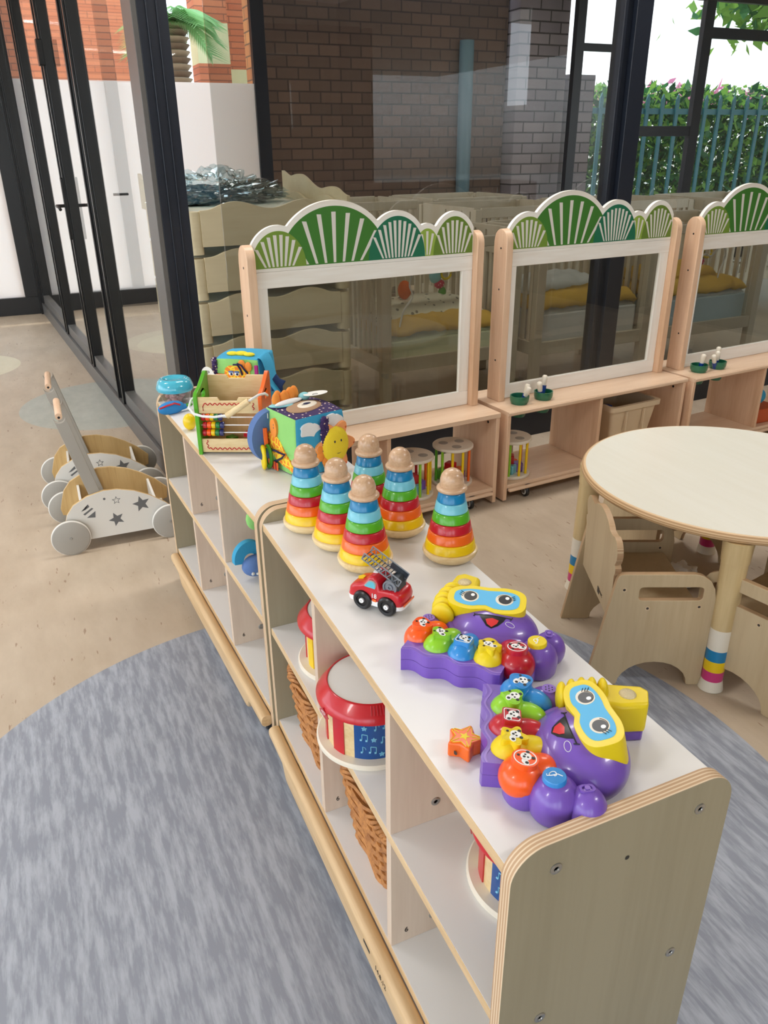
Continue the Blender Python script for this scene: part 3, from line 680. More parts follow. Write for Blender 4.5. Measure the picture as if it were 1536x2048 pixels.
for i, (O,u,dx,dy,ax,ay,lab) in enumerate(bspec):
    if b0 is None: b = b0 = make_brush(lab)
    else: b = dup(b0, (0,0,0), 0, lab)
    p = bl(O, u+dx*0.35, 0.085+dy, 0.387 if 'low' not in lab else 0.384)
    b.location = p; b.rotation_euler = (R(ay), R(ax), 0)
    b.scale = (1.35,1.35,1.0); b.location.z += 0.006
    if 'tall' in lab: b.location.z += 0.016
for (O,u,lab) in ((OB2,0.262,'yellow sponge piece inside the right cup of the middle bench'),(OB3,0.262,'yellow sponge piece inside the right cup of the right bench')):
    p = bl(O, u+0.012, 0.074, 0.452); o = MB().box(-0.011,0.011,-0.008,0.008,-0.05,0.008).build('sponge_piece', 'yellow', bevel=0.003); o.location = p; o.rotation_euler=(0.2,0.3,0.4); tag(o, lab, 'sponge')

# rattle drums in the benches
def make_rattle(label):
    t = thing('rattle_cage', label, 'toy', (0,0,0), 0, 'wooden rattle cages with coloured bars')
    for z in (0.0, 0.172):
        MB().lathe([(0,z),(0.090,z),(0.093,z+0.003),(0.093,z+0.011),(0.090,z+0.014),(0,z+0.014)], 48).build('disc', 'cream', t)
    for k in range(3): a = 2*PI*k/3+0.4; MB().lathe([(0.022,0.1862),(0.014,0.1864),(0.013,0.1866),(0,0.1866)], 20, (0.045*math.cos(a), 0.045*math.sin(a), 0), 0).build('finger_hole', 'grey_paint', t)
    cols = ['green','lime','yellow','yellow','orange','red','divider','lightblue','deepblue','divider']
    for k in range(10):
        a = 2*PI*k/10-3.33; MB().cyl((0.078*math.cos(a),0.078*math.sin(a),0.013),(0.078*math.cos(a),0.078*math.sin(a),0.173),0.0062).build('bar', cols[k], t)
    for k, (x,y,z,c) in enumerate([(-0.03,-0.02,0.035,'lightblue'),(0.02,-0.03,0.036,'purple'),(0.0,0.03,0.036,'yellow'),(-0.01,0.0,0.075,'red'),(0.04,0.015,0.035,'orange'),(-0.04,0.03,0.035,'green')]):
        s = 0.021; MB().box(-s,s,-s,s,-s,s, T=Matrix.Translation((x,y,z))@Matrix.Rotation(k*0.7,4,'Z')).build('block', c, t, bevel=0.003)
    return t
ra = make_rattle('rattle cage in the right cell of the left bench, seen in full'); ra.location = bl(OB1, 0.965, 0.155, 0.084)
rb = dup(ra, bl(OB1, 0.735, 0.125, 0.084), 1.1, 'rattle cage half hidden behind a stacking cone under the left bench')
rc = dup(ra, bl(OB2, 0.118, 0.115, 0.084), 0.5, 'rattle cage on the middle bench beside its left side panel')

# plastic bin
t = thing('storage_bin', 'cream plastic storage bin in the right cell of the middle bench', 'bin', bl(OB2, 0.80, 0.165, 0.084), BU)
mb = MB()
def ring(w, d, z, r=0.02): return [(x,y,z) for x,y in rrect(-w,w,-d,d,r,4)]
rings = [ring(0.115,0.11,0.0), ring(0.148,0.14,0.235), ring(0.162,0.154,0.237), ring(0.163,0.155,0.262), ring(0.145,0.137,0.262), ring(0.110,0.105,0.006)]
n_ = len(rings[0]); vs = [p for r_ in rings for p in r_]; fs = [(i*n_+k, i*n_+(k+1)%n_, (i+1)*n_+(k+1)%n_, (i+1)*n_+k) for i in range(5) for k in range(n_)]
fs += [tuple(range(n_)), tuple(5*n_+k for k in range(n_))]
mb.add(vs, fs); M['bin'] = flat('bin', S(214,192,160), 0.5); mb.build('tub', 'bin', t)
for x in (-0.06, 0.055): MB().box(x-0.004, x+0.004, -0.152, -0.138, 0.12, 0.232).build('rib', 'bin', t, bevel=0.002)
O_ = bl(OB2, 0.70, 0.12, 0.30)
o = MB().box(-0.022,0.022,-0.012,0.012,-0.09,0.03).build('toy_block', 'deepblue', bevel=0.003); o.location = O_; o.rotation_euler = (0.1,0.2,0.1); tag(o, 'deep blue plastic block standing in the cream bin', 'block')
o = MB().ell((0,0,0),(0.03,0.025,0.02)).build('toy_sponge', 'f_yellow'); o.location = bl(OB2,0.745,0.10,0.27); tag(o, 'pale yellow sponge lump in the cream bin', 'sponge')
# toys at the far right cell of bench 3
o = MB().ell((0,0,0.05),(0.07,0.05,0.05)).build('fabric_ball', 'f_blue'); o.location = bl(OB3,0.66,0.12,0.164); tag(o, 'teal soft toy on an orange box in the right bench', 'soft toy')
o = MB().box(-0.08,0.1,-0.07,0.1,0,0.08).build('toy_box', flat('rust_box', S(190,84,40), 0.6), bevel=0.006); o.location = bl(OB3,0.68,0.1,0.084); tag(o, 'rust orange toy box in the right bench cell', 'box')

# ------------------------------------------------------------ round table
TC = (1.60, 1.148)
t = thing('round_table', 'round child-height table with pale top and painted peg legs', 'table', (*TC, 0), 0)
MB().lathe([(0,0.492),(0.468,0.492),(0.478,0.495),(0.483,0.502),(0.483,0.512),(0.479,0.518),(0.470,0.5195)], 120).build('edge_band', 'edge_z', t)
MB().lathe([(0.4705,0.5180),(0.4705,0.5200),(0,0.5200)], 120).build('table_top', 'table_top', t, angle=20)
legbands = [(0,0.034,0.037,0.031,'cream'),(0.034,0.067,0.031,0.031,'pink'),(0.067,0.103,0.031,0.0315,'yellow'),(0.103,0.140,0.0315,0.032,'blue'),(0.140,0.210,0.032,0.033,'cream'),(0.210,0.425,0.033,0.037,'leg_wood'),(0.425,0.492,0.039,0.043,'leg_wood')]
for k in range(4):
    a = R(226+90*k); bx, by = 0.463*math.cos(a), 0.463*math.sin(a); tx, ty = 0.446*math.cos(a), 0.446*math.sin(a)
    lg = None
    for z0, z1, ra_, rb_, mt in legbands:
        f0, f1 = z0/0.492, z1/0.492
        mb = MB().cyl((bx+(tx-bx)*f0, by+(ty-by)*f0, z0), (bx+(tx-bx)*f1, by+(ty-by)*f1, z1), ra_, rb_, 32)
        if mt == 'leg_wood' and lg is None: lg = mb.build('leg', mt, t)
        elif lg is not None: mb.build('collar', mt, lg)
        else: pass
    for z0, z1, ra_, rb_, mt in legbands[:5]:
        f0, f1 = z0/0.492, z1/0.492
        MB().cyl((bx+(tx-bx)*f0, by+(ty-by)*f0, z0), (bx+(tx-bx)*f1, by+(ty-by)*f1, z1), ra_, rb_, 32).build('foot' if z0 == 0 else 'painted_band', mt, lg)

# ------------------------------------------------------------ bear-backed chairs
def make_chair(label):
    t = thing('bear_chair', label, 'chair', (0,0,0), 0, 'low plywood chairs with bear-shaped backs')
    out = [(0,0),(0.001,0.30),(-0.006,0.335),(-0.022,0.362),(-0.045,0.378),(-0.068,0.384),(-0.272,0.384),(-0.284,0.380),(-0.289,0.370),(-0.348,0.0),(-0.262,0.0)]
    out += [(-0.147-0.105*math.cos(R(a)), 0.004+0.080*math.sin(R(a))) for a in range(0, 181, 15)]
    out += [(-0.034,0.0)]
    slot = rrect(-0.222, -0.038, 0.298, 0.342, 0.012, 5, (1,1,1,1))
    for y in (0, 0.369):
        s = MB().prism(out, y, y+0.018, 'y', 0, 1, holes=[slot]).build('side_panel', ['chair_wood','chair_edge'], t, bevel=0.0015)
        for x, z in ((-0.266,0.334),(-0.192,0.272),(-0.044,0.277)):
            for yy, sg in ((y,-1),(y+0.018,1)):
                MB().lathe([(0.0075,0),(0.0075,0.0012*sg),(0.0045,0.0014*sg),(0.004,0.0008*sg)], 16, (x,yy,z), ax='y').lathe([(0.0042,0.0008*sg),(0,0.0008*sg)], 16, (x,yy,z), 1, ax='y').build('screw', ['maple','dark_ink'], s)
    MB().box(-0.245, -0.03, 0.018, 0.369, 0.245, 0.260).build('seat', 'chair_wood', t, bevel=0.002)
    MB().box(-0.05, -0.035, 0.018, 0.369, 0.19, 0.245).build('apron', 'chair_wood', t, bevel=0.002)
    # back: outline in (y, height), leaning backwards
    w = 0.175; yc = 0.1935
    pts = [(w,0.0),(w,0.155)]
    pts += [(w-0.002+0.012*math.sin(R(a*2)), 0.155+0.04*a/90) for a in (30,60)]
    pts += [(0.145+0.042*math.cos(R(a)), 0.222+0.042*math.sin(R(a))) for a in range(-50, 121, 17)]
    pts += [(0.118*math.cos(R(a)), 0.215+0.072*math.sin(R(a))) for a in range(38, 143, 8)]
    pts += [(-0.145+0.042*math.cos(R(a)), 0.222+0.042*math.sin(R(a))) for a in range(60, 231, 17)]
    pts += [(-w+0.002-0.012*math.sin(R(a*2)), 0.155+0.04*a/90) for a in (60,30)]
    pts += [(-w,0.155),(-w,0.0)]
    T = Matrix.Translation((-0.284, yc, 0.215)) @ Matrix.Rotation(R(-1), 4, 'Y')
    bk = MB().prism([(p[0], p[1]) for p in pts], -0.009, 0.009, 'x', 0, 1, T=T).build('backrest', ['chair_wood','chair_edge'], t, bevel=0.0015)
    TT = T @ Matrix.Translation((-0.0094,-0.03,0.025)) @ Matrix.Rotation(R(-90),4,'Z') @ Matrix.Rotation(R(90),4,'X')
    mb = text_mb('WWC', 0.014, TT @ Matrix.Translation((0.034,0.004,0)), 0.0003); mb.prism(rrect(-0.004,0.018,-0.010,0.012,0.003), -0.0003, 0.0003, 'z', T=TT)
    mb.build('printed_mark', 'dark_ink', bk, smooth=False)
    return t
ch1 = make_chair('bear-backed chair nearest the shelf, tucked under the round table'); ch1.location = (1.254, 0.835, 0); ch1.rotation_euler = (0,0,R(-25))
d_ = Vector((-0.2,0.98)); n_2 = Vector((-0.98,-0.2))
f_ = Vector((1.262,0.905)) - n_2*0.387
ch2 = dup(ch1, (f_.x, f_.y, 0), math.atan2(0.98,-0.2), 'bear-backed chair at the right edge, behind the striped table leg')
ch3 = dup(ch1, (1.93, 1.10, 0), R(188), 'bear-backed chair on the far side of the round table, its arched panel in shadow')
ch4 = dup(ch1, (1.52, 1.36, 0), R(-92), 'bear-backed chair behind the nearest chair, just its curved arm showing')
def crumple(name, c, r, seed, mat, label, cat, amp=0.3, sub=3, loc=(0,0,0), fr=9):
    bm = bmesh.new(); bmesh.ops.create_icosphere(bm, subdivisions=5, radius=1)
    for v in bm.verts:
        p = v.co.copy(); nn = noise.noise(p*fr*0.3+Vector((seed,0,0)))*amp + abs(noise.noise(p*fr*0.8+Vector((0,seed,0))))*amp*0.6
        v.co = Vector((p.x*r[0]*(1+nn), p.y*r[1]*(1+nn), max(-0.3, p.z)*r[2]*(1+nn*1.3)))
    me = bpy.data.meshes.new(name); bm.to_mesh(me); bm.free(); zmin = min(v.co.z for v in me.vertices)
    for v in me.vertices: v.co.z -= zmin; 
    me.materials.append(M[mat]); me.shade_smooth() if mat != 'bag_film' else None
    o = bpy.data.objects.new(name, me); COL.objects.link(o); o.location = loc
    if label: tag(o, label, cat)
    return o
crumple('plastic_bag', None, (0.09,0.07,0.05), 3, 'white', 'white crumpled plastic bag on the floor under the round table', 'bag', loc=(1.62,1.34,0.0))

# ------------------------------------------------------------ baby walkers
def make_walker(label):
    t = thing('push_walker', label, 'walker', (0,0,0), 0, 'grey and white wooden push walkers')
    # local: x forward, y across, origin at floor below the rear near wheel
    top = [(-0.025,0.085),(-0.012,0.13),(0.0,0.165),(0.03,0.203),(0.085,0.232),(0.15,0.247),(0.205,0.244),(0.27,0.226),(0.33,0.195),(0.385,0.155),(0.43,0.11),(0.425,0.06),(0.38,0.045),(0.03,0.045),(-0.02,0.055)]
    for y, my in ((0.03,0),(0.30,0)):
        out = 'white_paint'; inn = 'bag_wood'
        s = MB().prism(top, y, y+0.012, 'y').build('side_panel', inn, t, bevel=0.001)
        yy = y-0.0012 if y < 0.1 else y+0.012
        MB().prism(top, yy, yy+0.0012, 'y').build('painted_face', out, s, bevel=0.0003)
        if y < 0.1:
            y_ = yy-0.0005; sgm = M.get('star_grey') or M.setdefault('star_grey', flat('star_grey', S(104,104,104), 0.6))
            for (cx, cz, r_, ro, kind) in ((0.085,0.168,0.032,80,'stripe'),(0.195,0.198,0.018,90,'outline'),(0.29,0.165,0.036,100,'solid'),(0.185,0.115,0.032,110,'solid')):
                mb = MB()
                if kind == 'outline': mb.prism(star(cx,cz,r_,rot=ro), y_, yy, 'y', holes=[star(cx,cz,r_*0.72,rot=ro)])
                elif kind == 'solid': mb.prism(star(cx,cz,r_,rot=ro), y_, yy, 'y')
                else:
                    mb.prism([(cx-0.03,cz+0.005),(cx-0.012,cz+0.01),(cx,cz+0.032),(cx+0.004,cz+0.02)], y_, yy, 'y'); mb.prism([(cx-0.024,cz-0.008),(cx-0.018,cz-0.014),(cx+0.018,cz+0.010),(cx+0.012,cz+0.014)], y_, yy, 'y'); mb.prism([(cx-0.012,cz-0.026),(cx-0.004,cz-0.02),(cx+0.024,cz-0.002),(cx+0.02,cz-0.03)], y_, yy, 'y')
                mb.build('printed_star', sgm, s, smooth=False)
            MB().prism(circle(0.15,0.212,0.005,12), y_, yy, 'y').build('printed_dot', sgm, s, smooth=False)
    MB().box(0.0, 0.40, 0.042, 0.30, 0.052, 0.062).build('tray_floor', 'white_paint', t, bevel=0.001)
    for x, zt in ((0.055,0.185),(0.345,0.165)): MB().box(x, x+0.01, 0.042, 0.30, 0.062, zt).build('end_board', 'white_paint', t, bevel=0.001)
    for y in (0.045, 0.283):
        pts = []
        a0 = Vector((0.155,0.075)); a1 = Vector((0.040,0.566)); d = (a1-a0).normalized(); q = Vector((-d.y,d.x))*0.022
        pts = [tuple(a0-q), tuple(a0+q), tuple(a1+q)]
        ang = math.atan2(q.y,q.x)
        pts = [tuple(a0+q*-1), tuple(a1+q*-1)]+[tuple(a1+Vector((math.cos(ang+PI-PI*i/8), math.sin(ang+PI-PI*i/8)))*0.022) for i in range(1,8)]+[tuple(a1+q), tuple(a0+q)]
        a = MB().prism(pts, y, y+0.016, 'y').build('push_arm', 'grey_paint', t, bevel=0.002)
        MB().lathe([(0.005,0),(0,0)], 12, (a1.x, y-0.0004, a1.y), ax='y').build('screw', 'black', a)
    MB().cyl((0.040,0.058,0.566),(0.040,0.286,0.566),0.013,seg=20).build('grip_bar', 'beech', t)
    for x in (0.0, 0.395):
        for y in (0.0, 0.325):
            w = MB().lathe([(0,0),(0.068,0),(0.073,0.003),(0.075,0.008),(0.073,0.013),(0.068,0.016),(0,0.016)], 48, (x,y,0.075), ax='y').build('wheel', 'grey_paint', t)
            MB().lathe([(0.0725,0.002),(0.0757,0.005),(0.0757,0.011),(0.0725,0.014)], 48, (x,y,0.075), ax='y').build('tyre_edge', 'white_paint', w)
            MB().lathe([(0,-0.004),(0.005,-0.003),(0.006,0.0)], 12, (x,y,0.075), ax='y').build('axle_cap', 'steel', w)
    return t
w1 = make_walker('nearer push walker with a star-printed side panel, front wheel against the shelf'); w1.location = (-0.412,2.535,0); w1.rotation_euler = (0,0,R(-1))
w2 = dup(w1, (-0.428,3.005,0), R(-2), 'farther push walker, half hidden behind the star-printed one')

# ------------------------------------------------------------ stacking cones
def make_cone(label):
    t = thing('stacking_cone', label, 'toy', (0,0,0), 0, 'rainbow stacking cones on the shelf top')
    MB().lathe([(0,0.001),(0.036,0.0),(0.049,0.004),(0.0555,0.011),(0.0578,0.017),(0.0573,0.0215),(0.0545,0.0235),(0,0.0235)], 64).build('rocking_base', 'base_wood', t)
    zs = 0.0236; n = 6; h = 0.0212
    cols = ['yellow','orange','crimson','green','lightblue','blue']
    for k in range(n):
        r0 = 0.0535-k*0.00475; r1 = r0-0.0034; z = zs+k*h
        MB().lathe([(0.008,z),(r0-0.0015,z),(r0,z+0.0015),(r1,z+h-0.0022),(r1-0.0018,z+h-0.0006),(r1-0.003,z+h-0.0003),(0.008,z+h-0.0003)], 64).build('ring', cols[k], t)
    z = zs+n*h
    MB().lathe([(0,z),(0.022,z),(0.0285,z+0.0012),(0.0312,z+0.0045),(0.0312,z+0.0078),(0.029,z+0.0105),(0.0235,z+0.0115),(0.0245,z+0.018),(0.0242,z+0.026),(0.0215,z+0.035),(0.0165,z+0.0420),(0.009,z+0.0465),(0.0,z+0.048)], 56).build('hat', 'knob_wood', t, angle=60)
    return t
CONES = [((0.318,0.735),'stacking cone standing alone on the right of the shelf top'),
         ((0.143,0.778),'stacking cone right behind the red fire truck'),
         ((0.127,0.889),'stacking cone second from the left, behind the one by the fire truck'),
         ((0.096,0.997),'leftmost stacking cone, closest to the abacus box'),
         ((0.274,0.889),'stacking cone in the right of the cluster, behind the fire truck ladder'),
         ((0.247,0.997),'rearmost stacking cone, in front of the fabric cube with the sun face')]
c0 = None
for i, ((x, y), lab) in enumerate(CONES):
    z = ZT+0.0002
    if c0 is None: c0 = make_cone(lab); c0.location = (x,y,z)
    else:
        c = dup(c0, (x,y,z), i*0.9, lab)

# ------------------------------------------------------------ toy fire truck
t = thing('toy_fire_truck', 'small red toy fire truck numbered 18 with a raised grey ladder', 'toy', (0.1095,0.6175,ZT), R(126.4))
prof = [(-0.054,0.020),(-0.056,0.034),(-0.052,0.046),(-0.044,0.050),(-0.010,0.048),(-0.006,0.060),(-0.001,0.069),(0.006,0.072),(0.014,0.071),(0.026,0.054),(0.036,0.050),(0.050,0.046),(0.058,0.038),(0.060,0.028),(0.062,0.020),(0.048,0.014),(-0.045,0.012)]
def loft(profile, half, mi=0, curve=0.35, n=10):
    # side profile swept across the width, tucking in at the sides
    mb = MB(); vs = []; m = len(profile); cx = sum(p[0] for p in profile)/m; cz = 0.03
    for j in range(n+1):
        s = -1+2*j/n; k = (1-abs(s)**3.0)**0.5 if abs(s) < 1 else 0.0; sc = 0.86+0.14*k
        for (x, z) in profile: vs.append((cx+(x-cx)*sc, s*half*(0.97+0.03*k)*(1-0.18*max(0,(z-0.05)/0.03)), cz+(z-cz)*(0.92+0.08*k)))
    fs = [(j*m+i, j*m+(i+1)%m, (j+1)*m+(i+1)%m, (j+1)*m+i) for j in range(n) for i in range(m)]
    fs += [tuple(range(m)), tuple(n*m+i for i in range(m))]
    return mb.add(vs, fs, mi)
body = loft(prof, 0.0275).build('body', 'red', t, bevel=0.003, seg=3, angle=50)
loft([(-0.0555,0.014),(-0.057,0.022),(0.0625,0.022),(0.060,0.012),(0.045,0.010),(-0.045,0.010)], 0.028).build('bumper', 'white', t, bevel=0.001)
MB().box(-0.003,0.0045,0.0276,0.0283,0.022,0.027).build('yellow_band', 'orange', body, smooth=False)
MB().box(-0.0575,-0.0562,-0.02,0.02,0.0225,0.026).build('rear_band', 'orange', body, smooth=False)
MB().prism([(-0.002,0.046),(-0.002,0.059),(0.002,0.063),(0.008,0.064),(0.014,0.062),(0.026,0.0475)], 0.0225, 0.0262, 'y').build('side_window', 'grey_paint', body, bevel=0.001)
MB().prism([(0.0,0.048),(0.0,0.058),(0.003,0.0615),(0.008,0.0622),(0.0125,0.0605),(0.0225,0.0490)], 0.0260, 0.0267, 'y').build('window_glass', 'window_tint', body, smooth=False)
MB().prism([(-0.0255,0.0),(0.0,0.0),(0.01,0.0),(0.0,0.0)][:3]+[(0.0,0.0001)], 0, 0.0001, 'y') if False else None
TT = Matrix.Translation((0.0015,0.0278,0.0335)) @ Matrix.Rotation(R(180),4,'Z') @ Matrix.Rotation(R(90),4,'X')
text_mb('18', 0.0125, TT, 0.0008).build('number', 'white', body, smooth=False)
TT = Matrix.Translation((0.043,0.0,0.0495)) @ Matrix.Rotation(R(8),4,'Y')
MB().prism(circle(0,0,0.008,5), -0.001, 0.001, 'z', T=TT).build('hood_badge', 'yellow', body, smooth=False)
MB().prism(rrect(-0.005,0.005,-0.009,0.009,0.003), 0.0715, 0.0735, 'z', T=Matrix.Translation((0.009,0,-0.0008))).build('roof_plate', 'white', body, bevel=0.0005)
TT = Matrix.Translation((0.009,0.0,0.0728)) @ Matrix.Rotation(R(90),4,'Z'); text_mb('911', 0.0062, TT, 0.0003).build('roof_number', 'deepblue', body, smooth=False)
for x in (0.026,-0.026):
    for sd in (1,-1):
        w = MB().lathe([(0,-0.0055*sd),(0.015,-0.0055*sd),(0.0185,-0.004*sd),(0.0195,0),(0.0185,0.004*sd),(0.0155,0.0062*sd),(0.0115,0.0052*sd),(0.0105,0.0030*sd),(0,0.0030*sd)], 32, (x,0.0265*sd,0.0195), ax='y').build('wheel', 'rubber', t)
        MB().lathe([(0,0.003*sd),(0.0048,0.003*sd),(0.0048,0.0066*sd),(0.002,0.007*sd),(0.0018,0.004*sd),(0,0.004*sd)], 20, (x,0.0265*sd,0.0195), ax='y').build('hub', 'white', w)
tur = MB().prism([(-0.045,0.046),(-0.038,0.070),(-0.030,0.072),(-0.016,0.066),(-0.012,0.046)], -0.016, 0.016, 'y').build('turntable', 'ladder_dark', t, bevel=0.002)
for sd in (1,-1):
    MB().lathe([(0.014,0),(0.014,0.004*sd),(0.0115,0.004*sd),(0.0105,0.001*sd),(0.006,0.001*sd),(0.0055,0.0035*sd),(0.003,0.0035*sd),(0.0025,0.001*sd),(0,0.001*sd)], 28, (-0.027,0.0165*sd,0.055), ax='y').build('winch', 'ladder', tur)
ld = bpy.data.objects.new('ladder', None); COL.objects.link(ld); ld.parent = t
A0 = Vector((-0.043,0,0.060)); A1 = Vector((0.033,0,0.098)); dv = (A1-A0); L_ = dv.length; dv.normalize(); uv_ = Vector((-dv.z,0,dv.x))
def lp(s, h, y): p = A0+dv*(s*L_)+uv_*h; return (p.x, y, p.z)
for sd in (1,-1):
    mb = MB(); y = 0.0155*sd
    for h in (0.0,0.014): mb.tube([lp(0,h,y),lp(1,h,y)], 0.0013, 6)
    for s in (0,1): mb.tube([lp(s,0,y),lp(s,0.014,y)], 0.0013, 6)
    for k in range(12): mb.tube([lp(k/12,0.0 if k%2==0 else 0.014,y),lp((k+1)/12,0.014 if k%2==0 else 0.0,y)], 0.0009, 5)
    mb.build('ladder_rail', 'ladder', ld)
mb = MB()
for k in range(13): mb.tube([lp(k/12,0.001,-0.0155),lp(k/12,0.001,0.0155)], 0.0010, 6)
mb.build('rungs', 'ladder_dark', ld)
q0, q1 = lp(0,0.0,-0.0135), lp(0.42,0.0,0.0135)
pts = [(lp(0,0.002,0)[0],lp(0,0.002,0)[2]),(lp(0.45,0.002,0)[0],lp(0.45,0.002,0)[2]),(lp(0.45,0.013,0)[0],lp(0.45,0.013,0)[2]),(lp(0,0.013,0)[0],lp(0,0.013,0)[2])]
MB().prism(pts, -0.0155, -0.0140, 'y').build('ladder_plate', 'ladder_dark', ld, smooth=False)

# ------------------------------------------------------------ octopus pianos
M['lens_print'] = flat('lens_print', S(96,186,232), 0.55)
def make_piano(label, loc, rz, keycols, btncol, icon_seed):
    t = thing('octopus_piano', label, 'toy', loc, rz, None)
    # wavy stave strip in front
    N = 60; L = 0.168; fr = []
    for i in range(N+1):
        x = -0.004+L*i/N; fr.append((x, -0.004+0.0045*math.sin(2*PI*(x+0.006)/0.056-0.6)))
    bk = [(L-0.004,0.030),(-0.004,0.030)]
    st = MB().prism(fr+bk, 0.0, 0.0205, 'z').build('stave_lower', 'purple', t, bevel=0.0006)
    st2 = MB().prism([(x,y+0.0003) for x,y in fr]+bk, 0.021, 0.042, 'z').build('stave_upper', 'purple', t, bevel=0.0012)
    MB().prism([(x,y+0.0042) for x,y in fr]+[(x,y+0.0075) for x,y in fr[::-1]], 0.0418, 0.0428, 'z').build('wave_line', 'purple_light', st2, smooth=False)
    # body under everything
    KP = [(0.008,0.046),(0.047,0.032),(0.090,0.029),(0.133,0.031),(0.176,0.044)]
    mb = MB()
    for (x,y) in KP: mb.lathe([(0,0.0),(0.026,0.0),(0.029,0.006),(0.0285,0.028),(0.025,0.036),(0,0.037)], 28, (x,y+0.006,0))
    mb.lathe([(0,0.0),(0.080,0.0),(0.083,0.006),(0.080,0.030),(0.07,0.042),(0,0.046)], 48, (0.105,0.118,0), sx=1.0, sy=0.78)
    mb.build('body', 'purple', t)
    kc = keycols; caps = ['tri','heart','square','flower','round']
    for i, ((x,y),c) in enumerate(zip(KP, kc)):
        ang = [0.55,0.28,0.0,-0.28,-0.55][i]; T = Matrix.Translation((x,y,0)) @ Matrix.Rotation(-ang, 4, 'Z')
        r = 0.0255 if i not in (4,) else 0.0295
        mb = MB(); mb.ell((0,0,0.034),(r,0.028 if i<4 else 0.030,0.027), T=T, zmin=-0.6); mb.ell((0,0.026,0.036),(r*0.78,0.030,0.018), T=T, zmin=-0.6)
        key = mb.build('key', c, t, angle=80)
        shp = {'tri': [(-0.015,0.010),(0.015,0.012),(0.0,-0.015)], 'heart': None, 'square': rrect(-0.0125,0.0125,-0.0115,0.0115,0.004), 'flower': None, 'round': circle(0,0,0.0155,32)}[caps[i]]
        if caps[i] == 'tri':
            shp = []
            for a in range(0,360,10): rr = 0.0145+0.0018*math.cos(R(3*a-90+0)); shp.append((rr*math.cos(R(a)), rr*math.sin(R(a))))
        if caps[i] == 'heart':
            shp = []
            for a in range(0,360,10): tt = R(a); shp.append((0.00095*16*math.sin(tt)**3, 0.00095*(13*math.cos(tt)-5*math.cos(2*tt)-2*math.cos(3*tt)-math.cos(4*tt))*1.0))
        if caps[i] == 'flower':
            shp = [((0.0145+0.0032*math.cos(R(5*a)))*math.cos(R(a)), (0.0145+0.0032*math.cos(R(5*a)))*math.sin(R(a))) for a in range(0,360,6)]
        TC2 = T @ Matrix.Translation((0,-0.002,0.0)) @ Matrix.Rotation(R(-6),4,'X') @ Matrix.Diagonal((1.14,1.14,1.0,1))
        cap = MB().prism(shp, 0.050, 0.0645, 'z', T=TC2).build('key_cap', c, key, bevel=0.0018, seg=3)
        rg = [(p[0]*0.86,p[1]*0.86) for p in shp]; rg2 = [(p[0]*0.78,p[1]*0.78) for p in shp]
        ringm = {'tri':'white','heart':'white','square':'white','flower':'lemon','round':'white'}[caps[i]]
        MB().prism(rg, 0.0646, 0.0649, 'z', holes=[rg2], T=TC2).build('cap_outline', ringm if caps[i] in ('square','round') else c, cap, smooth=False)
        TI = TC2 @ Matrix.Diagonal((1.35,1.35,1.0,1)); rg_ = random.Random(icon_seed*10+i); mb = MB()
        # small printed animal: head, ears, body patches
        mb.prism(circle(-0.001,0.0015,0.0048,18), 0.0647,0.0650,'z',0,T=TI); mb.prism(circle(0.0045,-0.003,0.0040,16,0.0028), 0.0647,0.0650,'z',0,T=TI)
        for (px_,py_,pr) in ((-0.0052,0.0055,0.0017),(0.0035,0.0055,0.0017),(-0.0028,0.002,0.0010),(0.0012,0.002,0.0010),(-0.0008,-0.0005,0.0013),(0.0058,-0.0028,0.0016),(-0.005,-0.004,0.0013)):
            mb.prism(circle(px_+rg_.uniform(-0.0006,0.0006),py_+rg_.uniform(-0.0006,0.0006),pr,12), 0.0649,0.0652,'z',1,T=TI)
        mb.build('printed_icon', ['white','black'], cap, smooth=False)
    # round legs at the right with the note button, and at the left with the speaker
    lg = MB().lathe([(0,0),(0.028,0),(0.031,0.005),(0.0325,0.018),(0.032,0.030),(0.028,0.042),(0.020,0.050),(0.017,0.053),(0,0.053)], 40, (0.199,0.086,0)).build('right_foot', 'purple', t, angle=60)
    MB().lathe([(0,0.048),(0.0155,0.048),(0.0155,0.0585),(0.0145,0.060),(0,0.0605)], 36, (0.197,0.084,0)).build('note_button', btncol, lg)
    TT = Matrix.Translation((0.197,0.084,0.0608)); mb = MB()
    pl = [(0.0+0.006*math.sin(a*0.5)*math.cos(a), -0.001+0.0075*math.sin(a*0.33)*math.sin(a)*0.8, 0) for a in [k2*0.35 for k2 in range(24)]]
    mb.tube(pl, 0.0006, 5, T=TT); mb.tube([(0.001,0.010,0),(-0.002,0.004,0),(0.001,-0.004,0),(0.002,-0.010,0),(-0.001,-0.010,0)], 0.0006, 5, T=TT); mb.build('treble_mark', 'white', lg)
    lg2 = MB(); lg2.ell((0,0,0.020),(0.027,0.026,0.031), T=Matrix.Translation((0.208,0.126,0.0))@Matrix.Rotation(R(15),4,'Z'), zmin=-0.645)
    lg2 = lg2.build('rear_foot', 'purple', t, angle=70)
    MB().prism(rrect(-0.0065,0.0065,-0.010,0.010,0.0055), 0.0525, 0.0550, 'z', holes=[rrect(-0.004,0.004,-0.0065,0.0065,0.0038)], T=Matrix.Translation((0.206,0.124,-0.003))@Matrix.Rotation(R(15),4,'Z')).build('switch_ring', 'purple', lg2, bevel=0.0006)
    MB().prism(rrect(-0.003,0.003,-0.003,0.004,0.002), 0.0530, 0.0560, 'z', T=Matrix.Translation((0.206,0.124,-0.003))@Matrix.Rotation(R(15),4,'Z')).build('switch', 'purple_light', lg2, bevel=0.0005)
    sp = MB(); sp.ell((0,0,0.020),(0.027,0.030,0.028), T=Matrix.Translation((0.008,0.088,0)), zmin=-0.68); sp = sp.build('left_foot', 'purple', t, angle=70)
